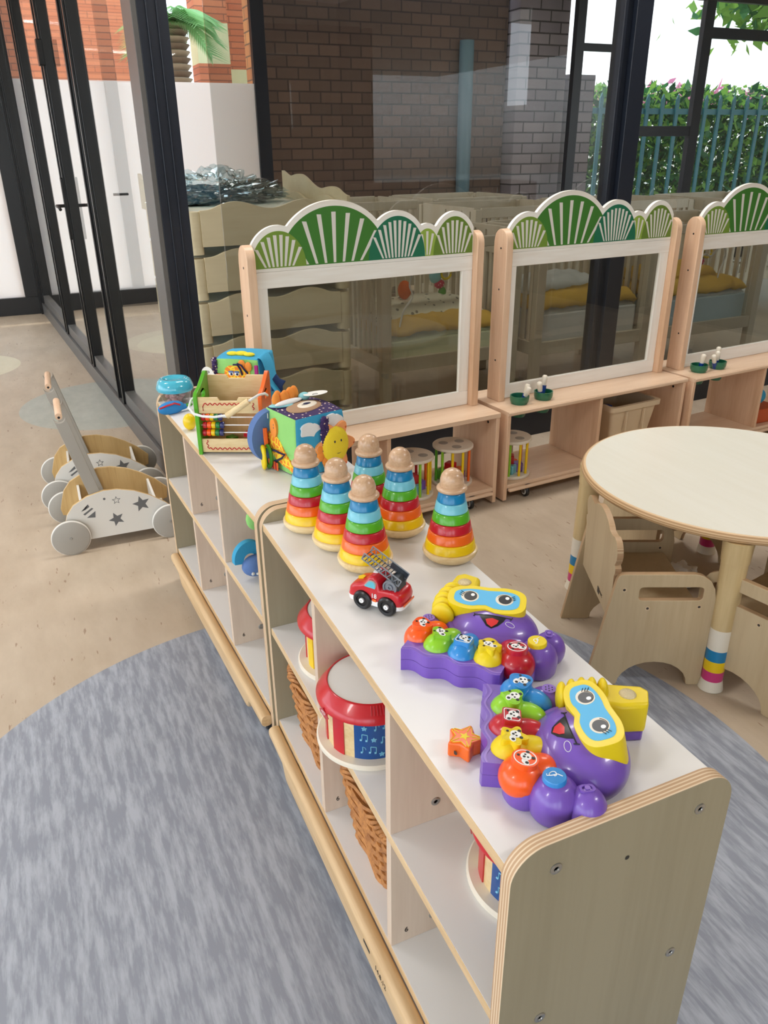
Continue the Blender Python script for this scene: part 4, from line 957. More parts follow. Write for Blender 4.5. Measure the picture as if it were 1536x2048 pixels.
    TT = Matrix.Translation((0.005,0.092,0.0483)); mb = MB(); mb.prism(circle(0,0,0.0105,28), -0.0015, 0.0, 'z', T=TT)
    mb.build('speaker_ring', 'purple_light', sp)
    mb = MB()
    for (px_,py_) in [(0,0)]+[(0.0055*math.cos(R(a)),0.0055*math.sin(R(a))) for a in range(0,360,60)]: mb.prism(circle(px_,py_,0.0012,8), 0.0,0.0003,'z', T=TT)
    mb.build('speaker_holes', 'black', sp, smooth=False)
    # head
    HT = Matrix.Translation((0.110,0.128,0.022)) @ Matrix.Rotation(R(10),4,'Z')
    mb = MB(); mb.ell((0,0,0),(0.078,0.066,0.050), 56, 28, T=HT, zmin=-0.42); mb.ell((0.0,-0.026,0.004),(0.066,0.042,0.034), 40, 20, T=HT, zmin=-0.6)
    head = mb.build('head', 'purple', t, angle=80)
    # smile, draped over the head surface
    def hz(x, y):   # height of the head top at local x,y of HT
        z = 0
        a = 1-(x/0.078)**2-(y/0.066)**2
        if a > 0: z = max(z, 0.050*math.sqrt(a))
        a = 1-(x/0.066)**2-((y+0.026)/0.042)**2
        if a > 0: z = max(z, 0.004+0.034*math.sqrt(a))
        return z
    def drape(poly2, off, mat, name, parent, thick=None, mi=None):
        tri = tessellate_polygon([[Vector((p[0],p[1],0)) for p in poly2]])
        bm = bmesh.new(); vs = [bm.verts.new((p[0],p[1],0)) for p in poly2]
        for f in tri:
            try: bm.faces.new([vs[i] for i in f])
            except ValueError: pass
        for _ in range(3): bmesh.ops.subdivide_edges(bm, edges=[e for e in bm.edges if e.calc_length() > 0.003], cuts=1, use_grid_fill=True); bmesh.ops.triangulate(bm, faces=bm.faces)
        for v in bm.verts:
            p = HT @ Vector((v.co.x, v.co.y, hz(v.co.x, v.co.y)+off)); v.co = p
        me = bpy.data.meshes.new(name); bm.to_mesh(me); bm.free(); me.materials.append(M[mat]); o = bpy.data.objects.new(name, me); COL.objects.link(o); o.parent = parent
        sol = o.modifiers.new('s', 'SOLIDIFY'); sol.thickness = 0.0004; sol.offset = 1
        return o
    sm = [(-0.031+0.062*i/16, -0.0175-0.0022*math.sin(PI*i/16)) for i in range(17)] 
    mouth = [(-0.023+0.045*i/10, -0.0195-0.0005*math.sin(PI*i/10)) for i in range(11)] + [(0.0190,-0.028),(0.011,-0.038),(0.001,-0.0435),(-0.008,-0.040),(-0.016,-0.030)]
    mo = drape(mouth, 0.0006, 'black', 'mouth', head)
    drape([(-0.011,-0.0285),(0.000,-0.0255),(0.011,-0.0285),(0.009,-0.035),(0.001,-0.0415),(-0.007,-0.037)], 0.0012, 'tongue', 'tongue', head)
    mb = MB(); mb.tube([HT @ Vector((x,y,hz(x,y)+0.0006)) for x,y in sm], 0.0010, 6)
    for sx_ in (-1,1): mb.tube([HT @ Vector((sx_*0.031+dx,-0.0175+dy,hz(sx_*0.031,-0.0175)+0.0006)) for dx,dy in ((-0.001,-0.004),(0,0),(0.001*sx_,0.004))], 0.0009, 6)
    mb.build('smile_line', 'black', head)
    mb = MB(); mb.tube([HT @ Vector((0.030+0.0075*math.cos(a),-0.029+0.0042*math.sin(a),hz(0.030+0.0075*math.cos(a),-0.029+0.0042*math.sin(a))+0.0003)) for a in [2*PI*k2/24 for k2 in range(24)]], 0.00045, 5, closed=True); mb.build('cheek_ring', 'f_white', head)
    # goggles
    GT = Matrix.Translation((0.091,0.143,0.067)) @ Matrix.Rotation(R(12),4,'Z') @ Matrix.Rotation(R(14),4,'X')
    def gog(sc, hx, hy, notch):
        pts = []
        for a in range(0,360,6):
            ca, sa = math.cos(R(a)), math.sin(R(a)); e_ = 0.62
            x = hx*math.copysign(abs(ca)**e_, ca); y = hy*math.copysign(abs(sa)**e_, sa)
            y *= 1+0.10*x/hx
            if sa < 0: y += notch*math.exp(-((x+0.004)/0.013)**2)
            else: y -= notch*0.35*math.exp(-((x-0.004)/0.016)**2)
            pts.append((x, y))
        return pts
    gb = MB().prism(gog(1,0.0670,0.0300,0.007), -0.034, 0.0135, 'z', T=GT).build('goggles', 'lemon', t, bevel=0.006, seg=4)
    MB().prism(gog(1,0.0560,0.0215,0.007), 0.0130, 0.0142, 'z', T=GT).build('lens', 'lens_print', gb, bevel=0.0004)
    for ex, ey in ((-0.0290,0.0015),(0.0300,0.0015)):
        ew = MB().prism(circle(ex,ey,0.0152,32,0.0132), 0.0142, 0.0146, 'z', T=GT).build('eye_white', 'cream', gb, smooth=False)
        MB().prism(circle(ex+0.001,ey,0.0112,28,0.0102), 0.0146, 0.0149, 'z', T=GT).build('pupil', 'black', ew, smooth=False)
        MB().prism(circle(ex+0.0045,ey+0.0036,0.0034,16), 0.0149, 0.0152, 'z', T=GT).build('glint', 'white', ew, smooth=False)
        sg = -1 if ex < 0 else 1; mb = MB()
        for k2 in range(3): mb.tube([(ex+sg*(0.010+0.001*k2),ey+0.006-0.0035*k2,0.0149),(ex+sg*(0.0165+0.001*k2),ey+0.0105-0.004*k2,0.0149)], 0.0005, 5, T=GT)
        mb.tube([(ex+0.0122*math.cos(R(a)),ey+0.0110*math.sin(R(a)),0.0149) for a in range(20,161,14)], 0.0004, 5, T=GT)
        mb.build('eyelashes', 'black', ew)
    # snorkel: ribbed bend then a boxy end with a clear dome
    mb = MB()
    for k2 in range(5):
        f = k2/4; mb.ell((0.024-0.002*f-0.006*math.sin(PI*f), 0.108+0.058*f, 0.048+0.010*f),(0.021,0.0085,0.024), 24, 12)
    sn = mb.build('snorkel_bend', 'lemon', t, angle=80)
    bx = MB().prism([(0.006,0.155),(0.006,0.222),(0.016,0.232),(0.052,0.226),(0.058,0.190),(0.052,0.160)], 0.016, 0.066, 'z').build('snorkel_end', 'lemon', sn, bevel=0.006, seg=4)
    MB().prism([(0.008,0.158),(0.008,0.221),(0.017,0.230),(0.050,0.224),(0.056,0.190),(0.050,0.162)], 0.0, 0.018, 'z').build('snorkel_base', 'purple', sn, bevel=0.003)
    dm = MB().ell((0.030,0.200,0.0655),(0.0125,0.0125,0.0050), 32, 10, zmin=0.0).build('clear_dome', flat('clear_dome', S(222,206,166), 0.15, metal=0.35, bump=0.8, bscale=600), sn, angle=80)
    return t
p1_ = make_piano('purple octopus piano lying farther back, its orange key at the left end', (0.062,0.421,ZT), R(-49.7), ['tangerine','lime','sky','lemon','crimson'], 'lemon', 1)
p2_ = make_piano('purple octopus piano nearest the camera, its orange key at the near end', (0.132,0.279,ZT), R(-120.8), ['sky','lime','crimson','lemon','tangerine'], 'sky', 2)

# ------------------------------------------------------------ orange star
t = thing('star_toy', 'small orange plastic star with a yellow pattern beside the near piano', 'toy', (0.056,0.211,ZT), R(20))
st = MB().prism([( (0.0285 if i%2==0 else 0.0172)*math.cos(R(90+36*i)), (0.0285 if i%2==0 else 0.0172)*math.sin(R(90+36*i))) for i in range(10)], 0, 0.026, 'z').build('star_block', 'orange', t, bevel=0.004, seg=4)
mb = MB(); mb.prism(star(0,0,0.0085), 0.0259, 0.0264, 'z')
for i in range(5):
    a = R(90+72*i); mb.tube([(0.010*math.cos(a),0.010*math.sin(a),0.0262),(0.0225*math.cos(a),0.0225*math.sin(a),0.0262)], 0.0007, 5)
    b = R(90+72*i+36); c = R(90+72*(i+1)); mb.tube([(0.0215*math.cos(a+0.12),0.0215*math.sin(a+0.12),0.0262),(0.0125*math.cos(b),0.0125*math.sin(b),0.0262),(0.0215*math.cos(c-0.12),0.0215*math.sin(c-0.12),0.0262)], 0.0006, 5)
mb.build('yellow_print', 'lemon', st, smooth=False)
MB().lathe([(0.0035,-0.0006),(0,-0.0006)], 12, (-0.0205,-0.0015,0.010), ax='x').build('cord_hole', 'dark_ink', st)

# ------------------------------------------------------------ drums on the middle shelf
def note(mb, cx, cz, s, Rr, kind, T=None):
    # printed notes wrapped on the drum: cx = arc position (rad), cz = height
    def P(dx, dz): a = cx+dx/Rr; return (Rr*math.cos(a), Rr*math.sin(a), cz+dz)
    if kind == 0:
        mb.tube([P(0,0),P(0,s)], 0.0009,5); mb.tube([P(0,s),P(s*0.4,s*0.8),P(s*0.45,s*0.5)],0.0008,5); mb.tube([P(-s*0.3,0),P(-0.0005,0)],0.0024,6)
    elif kind == 1:
        mb.tube([P(0,0),P(0,s)], 0.0009,5); mb.tube([P(s*0.8,-s*0.1),P(s*0.8,s*0.9)],0.0009,5); mb.tube([P(0,s),P(s*0.8,s*0.9)],0.0012,5); mb.tube([P(-s*0.3,0),P(0,0)],0.0024,6); mb.tube([P(s*0.5,-s*0.1),P(s*0.8,-s*0.1)],0.0024,6)
    else:
        for i in range(5):
            a0 = R(90+144*i); a1 = R(90+144*(i+1)); mb.tube([P(s*0.4*math.cos(a0),s*0.4*math.sin(a0)),P(s*0.4*math.cos(a1),s*0.4*math.sin(a1))],0.0011,5)
def make_drum(label):
    t = thing('toy_drum', label, 'drum', (0,0,0), 0, 'wooden toy drums with red rims on the middle shelf')
    MB().lathe([(0,0),(0.106,0),(0.109,0.003),(0.109,0.009),(0.106,0.012),(0,0.012)], 72).build('base_disc', 'cream', t)
    Rr = 0.088; mb = MB()
    segs = [(0,70,3),(70,92,1),(92,108,0),(108,126,1),(126,140,2),(140,156,1),(156,178,0),(178,196,1),(196,214,0),(214,228,1),(228,300,3),(300,314,1),(314,332,0),(332,360,1)]
    for a0, a1, mi in segs:
        n = max(2, int((a1-a0)/5)); vs = []; rr = Rr+(0.0025 if mi in (0,2) else 0)
        for i in range(n+1):
            a = R(a0+(a1-a0)*i/n); 
            for r_, z in ((Rr-0.004,0.012),(rr,0.012),(rr,0.115),(Rr-0.004,0.115)): vs.append((r_*math.cos(a), r_*math.sin(a), z))
        fs = [(i*4+k,i*4+k+1,i*4+k+5,i*4+k+4) for i in range(n) for k in range(3)]+[(0,1,2,3),(n*4,n*4+1,n*4+2,n*4+3)]
        mb.add(vs, fs, mi)
    sh = mb.build('shell', ['red','base_wood','yellow','drumblue'], t, angle=30)
    mb = MB(); g2 = random.Random(5)
    for a0, a1 in ((4,66),(233,296)):
        for i, a in enumerate(range(a0+4, a1, 13)):
            for j, z in enumerate((0.026,0.055,0.084)): note(mb, R(a+g2.uniform(-2,2)+j*2), z+g2.uniform(-0.004,0.004), 0.013, Rr+0.0004, (i+j)%3)
    mb.build('printed_notes', 'noteblue', sh, smooth=False)
    MB().lathe([(0.086,0.109),(0.100,0.104),(0.1055,0.1065),(0.106,0.112),(0.099,0.121),(0.0865,0.1370),(0.0845,0.1390),(0.0825,0.139),(0.081,0.134)], 96).build('rim', 'red', t, angle=50)
    mb = MB()
    for k in range(10):
        a = R(250+3.6*k*1.0); 
        mb.tube([((0.098)*math.cos(a),(0.098)*math.sin(a),0.1235),((0.087)*math.cos(a),(0.087)*math.sin(a),0.1378)],0.0009,5)
    mb.build('guiro_ridges', 'crimson', t)
    MB().lathe([(0.0835,0.134),(0.0825,0.1372),(0,0.1385)], 72).build('drum_head', 'white', t)
    T = Matrix.Rotation(R(192),4,'Z') @ Matrix.Translation((0.104,0,0.098)) @ Matrix.Rotation(R(12),4,'Y')
    tg = MB(); tg.prism(rrect(-0.012,0.012,-0.012,0.012,0.002), 0, 0.001, 'x', T=T @ Matrix.Rotation(R(38),4,'X'))
    tg = tg.build('fabric_tag', 'red', t, smooth=False)
    TT = T @ Matrix.Translation((0.0012,0,0.003)) @ Matrix.Rotation(R(90),4,'Z') @ Matrix.Rotation(R(90),4,'X')
    hp = [(0.00040*16*math.sin(R(a))**3, 0.00040*(13*math.cos(R(a))-5*math.cos(R(2*a))-2*math.cos(R(3*a))-math.cos(R(4*a))),0) for a in range(0,360,15)]
    MB().tube(hp, 0.0005, 5, closed=True, T=TT).build('heart_mark', 'f_white', tg)
    return t
dr = make_drum('largest-looking toy drum, in the middle cell of the near shelf'); dr.location = (0.076,0.604,ZM); dr.rotation_euler = (0,0,R(-2))
dup(dr, (0.124,0.862,ZM), R(56), 'toy drum in the far cell of the near shelf, showing a yellow stripe')
dup(dr, (0.182,0.186,ZM), R(-42), 'toy drum in the cell nearest the camera, partly behind the end panel')

# ------------------------------------------------------------ wicker baskets
M['wicker'] = wood('wicker', S(190,128,66), S(140,84,38), 'z', rough=0.6, scale=60, stretch=0.6)
M['wicker_dark'] = flat('wicker_dark', S(96,56,28), 0.8)
def make_basket(label):
    t = thing('wicker_basket', label, 'basket', (0,0,0), 0, 'wicker baskets on the bottom shelf')
    H = 0.178; NL = 13
    def rad(f): return 0.132+0.024*f, 0.132+0.026*f
    mb = MB()
    for k in range(NL):
        f = k/(NL-1); z = 0.006+H*f; rx, ry = rad(f); pts = []
        NS = 144
        for i in range(NS):
            a = 2*PI*i/NS; w_ = 0.0052*math.sin(a*16+(PI if k%2 else 0)); ex = 0.5
            ca, sa = math.cos(a), math.sin(a)
            pts.append(((rx+w_)*math.copysign(abs(ca)**ex, ca), (ry+w_)*math.copysign(abs(sa)**ex, sa), z))
        mb.tube(pts, 0.0078, 6, closed=True)
    mb.build('woven_wall', 'wicker', t)
    mb = MB()
    for i in range(32):
        a = 2*PI*(i+0.5)/32; ca, sa = math.cos(a), math.sin(a); ex = 0.5; pts = []
        for f in (0,0.25,0.5,0.75,1.0):
            rx, ry = rad(f); pts.append((rx*math.copysign(abs(ca)**ex,ca), ry*math.copysign(abs(sa)**ex,sa), 0.006+H*f))
        mb.tube(pts, 0.0035, 5)
    mb.build('stakes', 'wicker_dark', t)
    mb = MB(); rx, ry = rad(1.0)
    for ph in (0, 2*PI/3, 4*PI/3):
        pts = []
        for i in range(260):
            a = 2*PI*i/260; ca, sa = math.cos(a), math.sin(a); ex = 0.5; tw = a*26+ph; rr = 0.0065
            pts.append(((rx+rr*math.cos(tw))*math.copysign(abs(ca)**ex,ca), (ry+rr*math.cos(tw))*math.copysign(abs(sa)**ex,sa), 0.190+rr*math.sin(tw)))
        mb.tube(pts, 0.0052, 5, closed=True)
    mb.build('braided_rim', 'wicker', t)
    rx, ry = rad(0.0); MB().prism([((rx)*math.copysign(abs(math.cos(a))**0.5,math.cos(a)), ry*math.copysign(abs(math.sin(a))**0.5,math.sin(a))) for a in [2*PI*i/48 for i in range(48)]], 0.001, 0.008, 'z').build('base', 'wicker_dark', t)
    return t
ba = make_basket('wicker basket in the far bottom cell under the yellow-striped drum'); ba.location = (0.178,0.890,ZB)
dup(ba, (0.180,0.5395,ZB), PI, 'wicker basket in the middle bottom cell beside the number 6 mark')

# ------------------------------------------------------------ things on and in the far shelf
# wooden abacus box
AW, AD, AH = 0.19, 0.145, 0.19
t = thing('abacus_box', 'wooden abacus box with green and orange sides and a white rope handle', 'toy', (-0.034,1.566,ZT), R(-26))
def sidep(x0, x1, mat, nm_):
    out = [(0,0),(0,0.155),(0.012,0.175),(0.03,0.185),(0.055,0.195),(0.085,0.195),(0.115,0.188),(AD-0.01,0.19),(AD,0.18),(AD,0)]
    out = [(0,0),(0,0.168),(0.010,0.178),(0.050,0.184),(0.085,0.196),(0.125,0.210),(0.140,0.206),(AD,0.195),(AD,0)]
    return MB().prism(out, x0, x1, 'x', holes=[rrect(0.05,0.095,0.148,0.166,0.008)]).build(nm_, mat, t, bevel=0.0015)
sg = sidep(0.0,0.011,'green','side_panel'); so = sidep(AW-0.011,AW,'orange','side_panel')
notch = lambda x0,x1,z0,z1: [(x0,z0),(x1,z0),(x1,z1),(x1-0.055,z1),(x1-0.060,z1-0.010),(x0+0.060,z1-0.010),(x0+0.055,z1),(x0,z1)]
MB().prism(notch(0.011,AW-0.011,0.12,0.165), 0.006, 0.013, 'y').build('front_top_board', 'base_wood', t, bevel=0.0008)
MB().box(0.011,AW-0.011,0.006,0.013,0.006,0.045).build('front_bottom_board', 'base_wood', t, bevel=0.0008)
MB().prism(notch(0.011,AW-0.011,0.006,0.195), AD-0.013, AD-0.006, 'y').build('back_board', 'base_wood', t, bevel=0.0008)
MB().box(0.011,AW-0.011,0.013,AD-0.013,0.006,0.013).build('floor_board', 'base_wood', t, smooth=False)
MB().box(0.011,AW-0.011,0.075,0.081,0.013,0.118).build('middle_board', 'bag_wood', t, smooth=False)
mb = MB()
def squig(z0, pts): mb.tube(pts, 0.0016, 5)
pz = [(0.024,0.0052,0.128)]+[(0.024,0.0052,0.140)]+[(0.028+0.118*i/60,0.0052,0.147+0.0028*math.sin(i*0.92)) for i in range(61)]
mb.tube(pz, 0.0014, 5); mb.tube([(0.164+0.0025*math.sin(i*0.9),0.0052,0.150-0.0018*i) for i in range(12)],0.0014,5)
pz = [(0.026+0.0025*math.sin(i*0.9),0.0052,0.042-0.0018*i) for i in range(12)]+[(0.030+0.13*i/66,0.0052,0.017+0.0028*math.sin(i*0.92)) for i in range(67)]+[(0.163+0.0025*math.sin(i*0.9),0.0052,0.019+0.002*i) for i in range(11)]
mb.tube(pz,0.0014,5)
mb.build('red_squiggle', 'red', t)
bc = ['crimson','tangerine','yellow','beadgreen','beadnavy']
for r_, z in enumerate((0.060,0.082,0.105)):
    w = MB().cyl((0.011,0.020,z),(AW-0.011,0.020,z),0.0016,seg=8).build('bead_rod', 'white', t)
    for k in range(5): MB().lathe([(0.003,-0.0055),(0.009,-0.005),(0.0105,0),(0.009,0.0055),(0.003,0.0055)], 20, (0.018+k*0.0122+(0.003 if r_==1 else 0),0.020,z), ax='x').build('bead', bc[k], w)
# rope handle hanging in front
l0 = Vector((0.005,0.07,0.17)); 
mb = MB(); rp = [(-0.002,0.060,0.160),(-0.014,0.030,0.150),(-0.014,0.000,0.138),(0.005,-0.018,0.126),(0.030,-0.026,0.122),(0.062,-0.032,0.122),(0.100,-0.034,0.128)]
mb.tube(rp, 0.0035, 8); mb.tube([(0.160,-0.036,0.168),(0.168,-0.034,0.172),(0.186,-0.018,0.180),(0.198,0.010,0.176),(0.199,0.04,0.162),(0.192,0.058,0.158)], 0.0035, 8)
ro = mb.build('rope', 'f_white', t)
MB().cyl((0.098,-0.034,0.126),(0.162,-0.036,0.169),0.0085,seg=20).build('wooden_grip', 'base_wood', ro, bevel=0.001)
for (x,y,z,c,lab,sh) in ((0.090,0.040,0.026,'crimson','red arrow-shaped wooden block inside the abacus box',0),(0.115,0.050,0.020,'leafgreen','green wooden block inside the abacus box',1),(0.085,0.055,0.032,'leafgreen','upper green wooden block inside the abacus box',1),(0.145,0.045,0.045,'crimson','red wooden block with an orange spot in the abacus box',0)):
    pz_ = Vector((-0.034,1.566,ZT)) + Matrix.Rotation(R(-26),3,'Z') @ Vector((x,y,z-0.006 if z>0.03 else 0.0135))
    o = MB().prism(star(0,0,0.018,4,0.6) if sh else rrect(-0.022,0.022,-0.011,0.011,0.004), 0, 0.011, 'z').build('wooden_block', c, bevel=0.001); o.location = pz_; o.rotation_euler = (0.05,0.1,R(-26+rnd.uniform(-20,20))); tag(o, lab, 'block')

# soft activity cubes
def soft_box(s, h, r=0.014, n=9, puff=0.010):
    mb = MB()
    bm = bmesh.new(); bmesh.ops.create_cube(bm, size=1)
    bmesh.ops.subdivide_edges(bm, edges=bm.edges, cuts=14, use_grid_fill=True)
    vs = []
    for v in bm.verts:
        p = Vector(v.co)*2
        q = Vector((p.x*math.sqrt(max(0,1-p.y*p.y*0.10-p.z*p.z*0.10)), p.y*math.sqrt(max(0,1-p.x*p.x*0.10-p.z*p.z*0.10)), p.z*math.sqrt(max(0,1-p.x*p.x*0.06-p.y*p.y*0.06))))
        m_ = 1.02
        vs.append(Vector((q.x*s/2*m_, q.y*s/2*m_, q.z*h/2*m_)))
    bm.verts.ensure_lookup_table()
    fs = []; ms = []
    for f in bm.faces:
        nrm = f.normal; fs.append(tuple(v.index for v in f.verts))
        ms.append(0 if nrm.z > 0.7 else 1 if nrm.y < -0.7 else 2 if nrm.x < -0.7 else 3 if nrm.x > 0.7 else 4 if nrm.y > 0.7 else 5)
    zmin = min(v.z for v in vs)
    mb.v = [v-Vector((0,0,zmin)) for v in vs]; mb.f = fs; mb.m = ms; bm.free(); return mb
def spots(name, c1, c2, sc=90):
    m, n, l, b = nm(name); t_ = n.new('ShaderNodeTexCoord'); v = n.new('ShaderNodeTexVoronoi'); v.inputs['Scale'].default_value = sc
    rp = n.new('ShaderNodeValToRGB'); rp.color_ramp.interpolation = 'CONSTANT'; rp.color_ramp.elements[0].color = c2; rp.color_ramp.elements[1].position = 0.24; rp.color_ramp.elements[1].color = c1
    l.new(t_.outputs['Object'], v.inputs['Vector']); l.new(v.outputs['Distance'], rp.inputs[0]); l.new(rp.outputs[0], b.inputs['Base Color']); b.inputs['Roughness'].default_value = 0.85; return m
def giraffe(name):
    m, n, l, b = nm(name); t_ = n.new('ShaderNodeTexCoord'); v = n.new('ShaderNodeTexVoronoi'); v.feature = 'DISTANCE_TO_EDGE'; v.inputs['Scale'].default_value = 62
    rp = n.new('ShaderNodeValToRGB'); rp.color_ramp.interpolation = 'CONSTANT'; rp.color_ramp.elements[0].color = S(252,214,60); rp.color_ramp.elements[1].position = 0.10; rp.color_ramp.elements[1].color = S(240,136,40)
    l.new(t_.outputs['Object'], v.inputs['Vector']); l.new(v.outputs['Distance'], rp.inputs[0]); l.new(rp.outputs[0], b.inputs['Base Color']); b.inputs['Roughness'].default_value = 0.85; return m
M['navy_spots'] = spots('navy_spots', S(58,38,88), S(236,210,190)); M['peach_spots'] = spots('peach_spots', S(244,160,100), S(214,96,50), 70); M['giraffe'] = giraffe('giraffe')
M['card'] = flat('card', S(238,236,230), 0.6)
# cube 1 : corner F at (0.160,1.272); local x along F->R, y along F->FL ; centre
CS = 0.158
a1 = R(14); cx = 0.160+CS/2*math.cos(a1)-CS/2*math.sin(a1); cy = 1.268+CS/2*math.sin(a1)+CS/2*math.cos(a1)
def make_cube(label, loc, rz, faces, H=0.162):
    t = thing('fabric_cube', label, 'soft toy', loc, rz); h = CS/2
    soft_box(CS, H).build('cushion', faces, t, angle=80)
    return t
# faces: top, front(-y), left(-x), right(+x), back(+y), bottom
t = make_cube('soft activity cube with a sun face, giraffe and hanging rings', (cx,cy,ZT), a1, ['navy_spots','f_blue','f_green','f_blue','f_green','f_navy'])
h = CS/2; H = 0.162; fy = -h*1.005; lx = -h*1.005
def puff(poly, ax, at, th, name, mat, parent, bev=0.003):
    a, b = (at-th, at+0.004) if at < 0 else (at-0.004, at+th)
    return MB().prism(poly, a, b, ax).build(name, mat, parent, bevel=bev, seg=3)
cl = [(-0.064+0.058*(0.5+0.5*math.cos(R(a)))+0.004*math.cos(R(4*a)), 0.125+0.018*math.sin(R(a))+0.005*abs(math.sin(R(2.5*a)))) for a in range(0,360,10)]
puff(cl, 'y', fy, 0.002, 'cloud_patch', 'f_white', t)
puff([(p[0]+0.072,p[1]+0.010) for p in cl], 'y', fy, 0.002, 'cloud_patch', 'f_white', t)
hair = MB()
for k in range(40): 
    z = 0.152-0.0022*k; hair.ell((0.006+0.006*math.sin(k*1.9), fy-0.006, z),(0.008,0.007,0.006),8,6)
hair.build('ruffle', 'navy_spots', t)
# sun face: spotted peach collar behind a yellow disc
pt = [(0.038+ (0.050+0.012*math.cos(R(6*a)))*math.cos(R(a)), 0.072+(0.060+0.010*math.cos(R(6*a)))*math.sin(R(a))) for a in range(0,360,5)]
co = puff(pt, 'y', fy, 0.010, 'sun_collar', 'peach_spots', t, 0.004)
fc = MB().lathe([(0,0.014),(0.012,0.0135),(0.024,0.011),(0.031,0.006),(0.034,0.0)], 40, ax='z', sx=0.95, sy=1.15, T=Matrix.Translation((0.036,fy-0.009,0.074)) @ Matrix.Rotation(R(90),4,'X') @ Matrix.Diagonal((1.3,1.3,1.0,1))).build('sun_face', 'f_yellow', co, angle=80)
mb = MB()
for ex in (0.026,0.046): mb.ell((ex,fy-0.0225,0.088),(0.0022,0.001,0.0036),10,6)
mb.tube([(0.037+0.021*math.cos(R(a)),fy-0.0222+0.0025*abs(math.cos(R(a))),0.076+0.022*math.sin(R(a))) for a in range(200,351,10)], 0.0009, 5)
mb.build('stitched_smile', 'f_ink', co)
mb = MB()
for k, (x_, z_) in enumerate(((-0.012,0.070),(-0.010,0.052),(0.006,0.036))): mb.ell((x_,fy-0.006,z_),(0.012,0.006,0.016),12,8)
mb.build('orange_petals', 'f_orange', co)
# left face (-x): giraffe with head, legs, cords
gp = [(0.078,0.100),(0.060,0.104),(0.045,0.098),(0.020,0.104),(-0.006,0.084),(-0.030,0.058),(-0.050,0.042),(-0.070,0.022),(-0.064,0.012),(-0.040,0.020),(-0.010,0.022),(0.020,0.030),(0.050,0.050),(0.074,0.070)]
gi = MB().prism(gp, lx-0.004, lx+0.004, 'x').build('giraffe_patch', 'giraffe', t, bevel=0.002)
hd = [(0.020+0.016*math.cos(R(a)), 0.118+0.026*math.sin(R(a))) for a in range(0,360,12)]
MB().prism(hd, lx-0.007, lx+0.003, 'x').build('giraffe_head', 'f_orange', t, bevel=0.003)
mb = MB(); mb.ell((lx-0.0075,0.016,0.128),(0.001,0.0018,0.0028),8,6); mb.ell((lx-0.0075,0.016,0.120),(0.001,0.0018,0.0028),8,6); mb.build('nostrils', 'f_brown', t)
mb = MB(); mb.tube([(lx-0.006,0.036,0.052),(lx-0.012,0.010,0.060),(lx-0.020,-0.022,0.066),(lx-0.012,-0.040,0.062),(lx-0.010,-0.020,0.046),(lx-0.006,0.018,0.026)], 0.0028, 8)
mb.ell((lx-0.006,0.038,0.052),(0.005,0.005,0.005),10,6); mb.ell((lx-0.006,0.020,0.024),(0.005,0.005,0.005),10,6); mb.build('navy_cord', 'f_ink', t)
mb = MB()
for k in range(7): mb.box(lx-0.012, lx-0.010, 0.000+0.007*k, 0.006+0.007*k, 0.004, 0.026, k%2)
mb.build('ribbon_fringe', ['f_darkorange','f_red'], t, smooth=False)
MB().box(lx-0.003, lx-0.0015, 0.050, 0.072, 0.136, 0.150).build('white_label', 'card', t, smooth=False)
MB().prism([(0.0,0.0)]+[(0.060*math.cos(R(a)),0.072*math.sin(R(a))) for a in range(-75,76,10)], -0.011, 0.011, 'y', T=Matrix.Translation((lx-0.012,0.070,0.088)) @ Matrix.Rotation(R(180),4,'Z') @ Matrix.Scale(0.9,4)) if False else None
# blue-grey C-shaped ear with a peach liner, standing out from the far left edge
ear = []
for a in range(-100, 101, 8): ear.append((0.0-0.066*math.cos(R(a)), 0.082+0.074*math.sin(R(a))))
for a in range(100, -101, -8): ear.append((0.004-0.026*math.cos(R(a)), 0.076+0.034*math.sin(R(a))))
MB().prism(ear, 0.052, 0.078, 'y', T=Matrix.Translation((lx+0.012,0,0))).build('elephant_ear', 'f_bluegrey', t, bevel=0.009, seg=4, angle=60)
mb = MB(); mb.tube([(lx-0.014,0.050,0.112),(lx-0.016,0.046,0.085),(lx-0.016,0.044,0.060)],0.006,6); mb.build('hanging_strap', 'f_darkorange', t)
for k, (col, dx, lab_) in enumerate((('lemon',-0.016,'yellow'),('leafgreen',-0.002,'green'))):
    T = Matrix.Translation((lx-0.014+dx,0.040,0.036)) @ Matrix.Rotation(R(70+20*k),4,'Z') @ Matrix.Rotation(R(90),4,'X')
    MB().tube([(0.017*math.cos(R(a)),0.030*math.sin(R(a)),0) for a in range(0,360,12)],0.0052,8,closed=True,T=T).build('teething_ring', col, t)
# top side: bear face, orange antlers, card tag
zt = H*1.018
MB().ell((0,0.0,zt),(0.060,0.040,0.006),32,10,zmin=0.0,T=Matrix.Rotation(R(25),4,'Z')).build('bear_face', 'f_brown', t)
MB().ell((0.006,-0.006,zt+0.004),(0.036,0.022,0.005),28,10,zmin=0.0,T=Matrix.Rotation(R(25),4,'Z')).build('bear_muzzle', 'cream', t)
mb = MB(); mb.ell((0.006,-0.006,zt+0.0088),(0.012,0.006,0.0016),16,6); mb.tube([(-0.012+0.004*k,-0.010-0.003*math.sin(k*0.5),zt+0.0085) for k in range(8)],0.0009,5); mb.build('bear_nose', 'f_ink', t)
mb = MB()
for (x_,y_,r_) in ((-0.054,0.050,0.015),(-0.042,0.062,0.016),(-0.022,0.058,0.015),(-0.002,0.064,0.017),(0.014,0.070,0.017),(-0.032,0.052,0.013)): mb.ell((x_,y_,zt+0.012+0.25*r_),(r_*0.8,r_*0.6,r_*1.35),12,8)
mb.build('orange_antlers', 'f_orange', t)
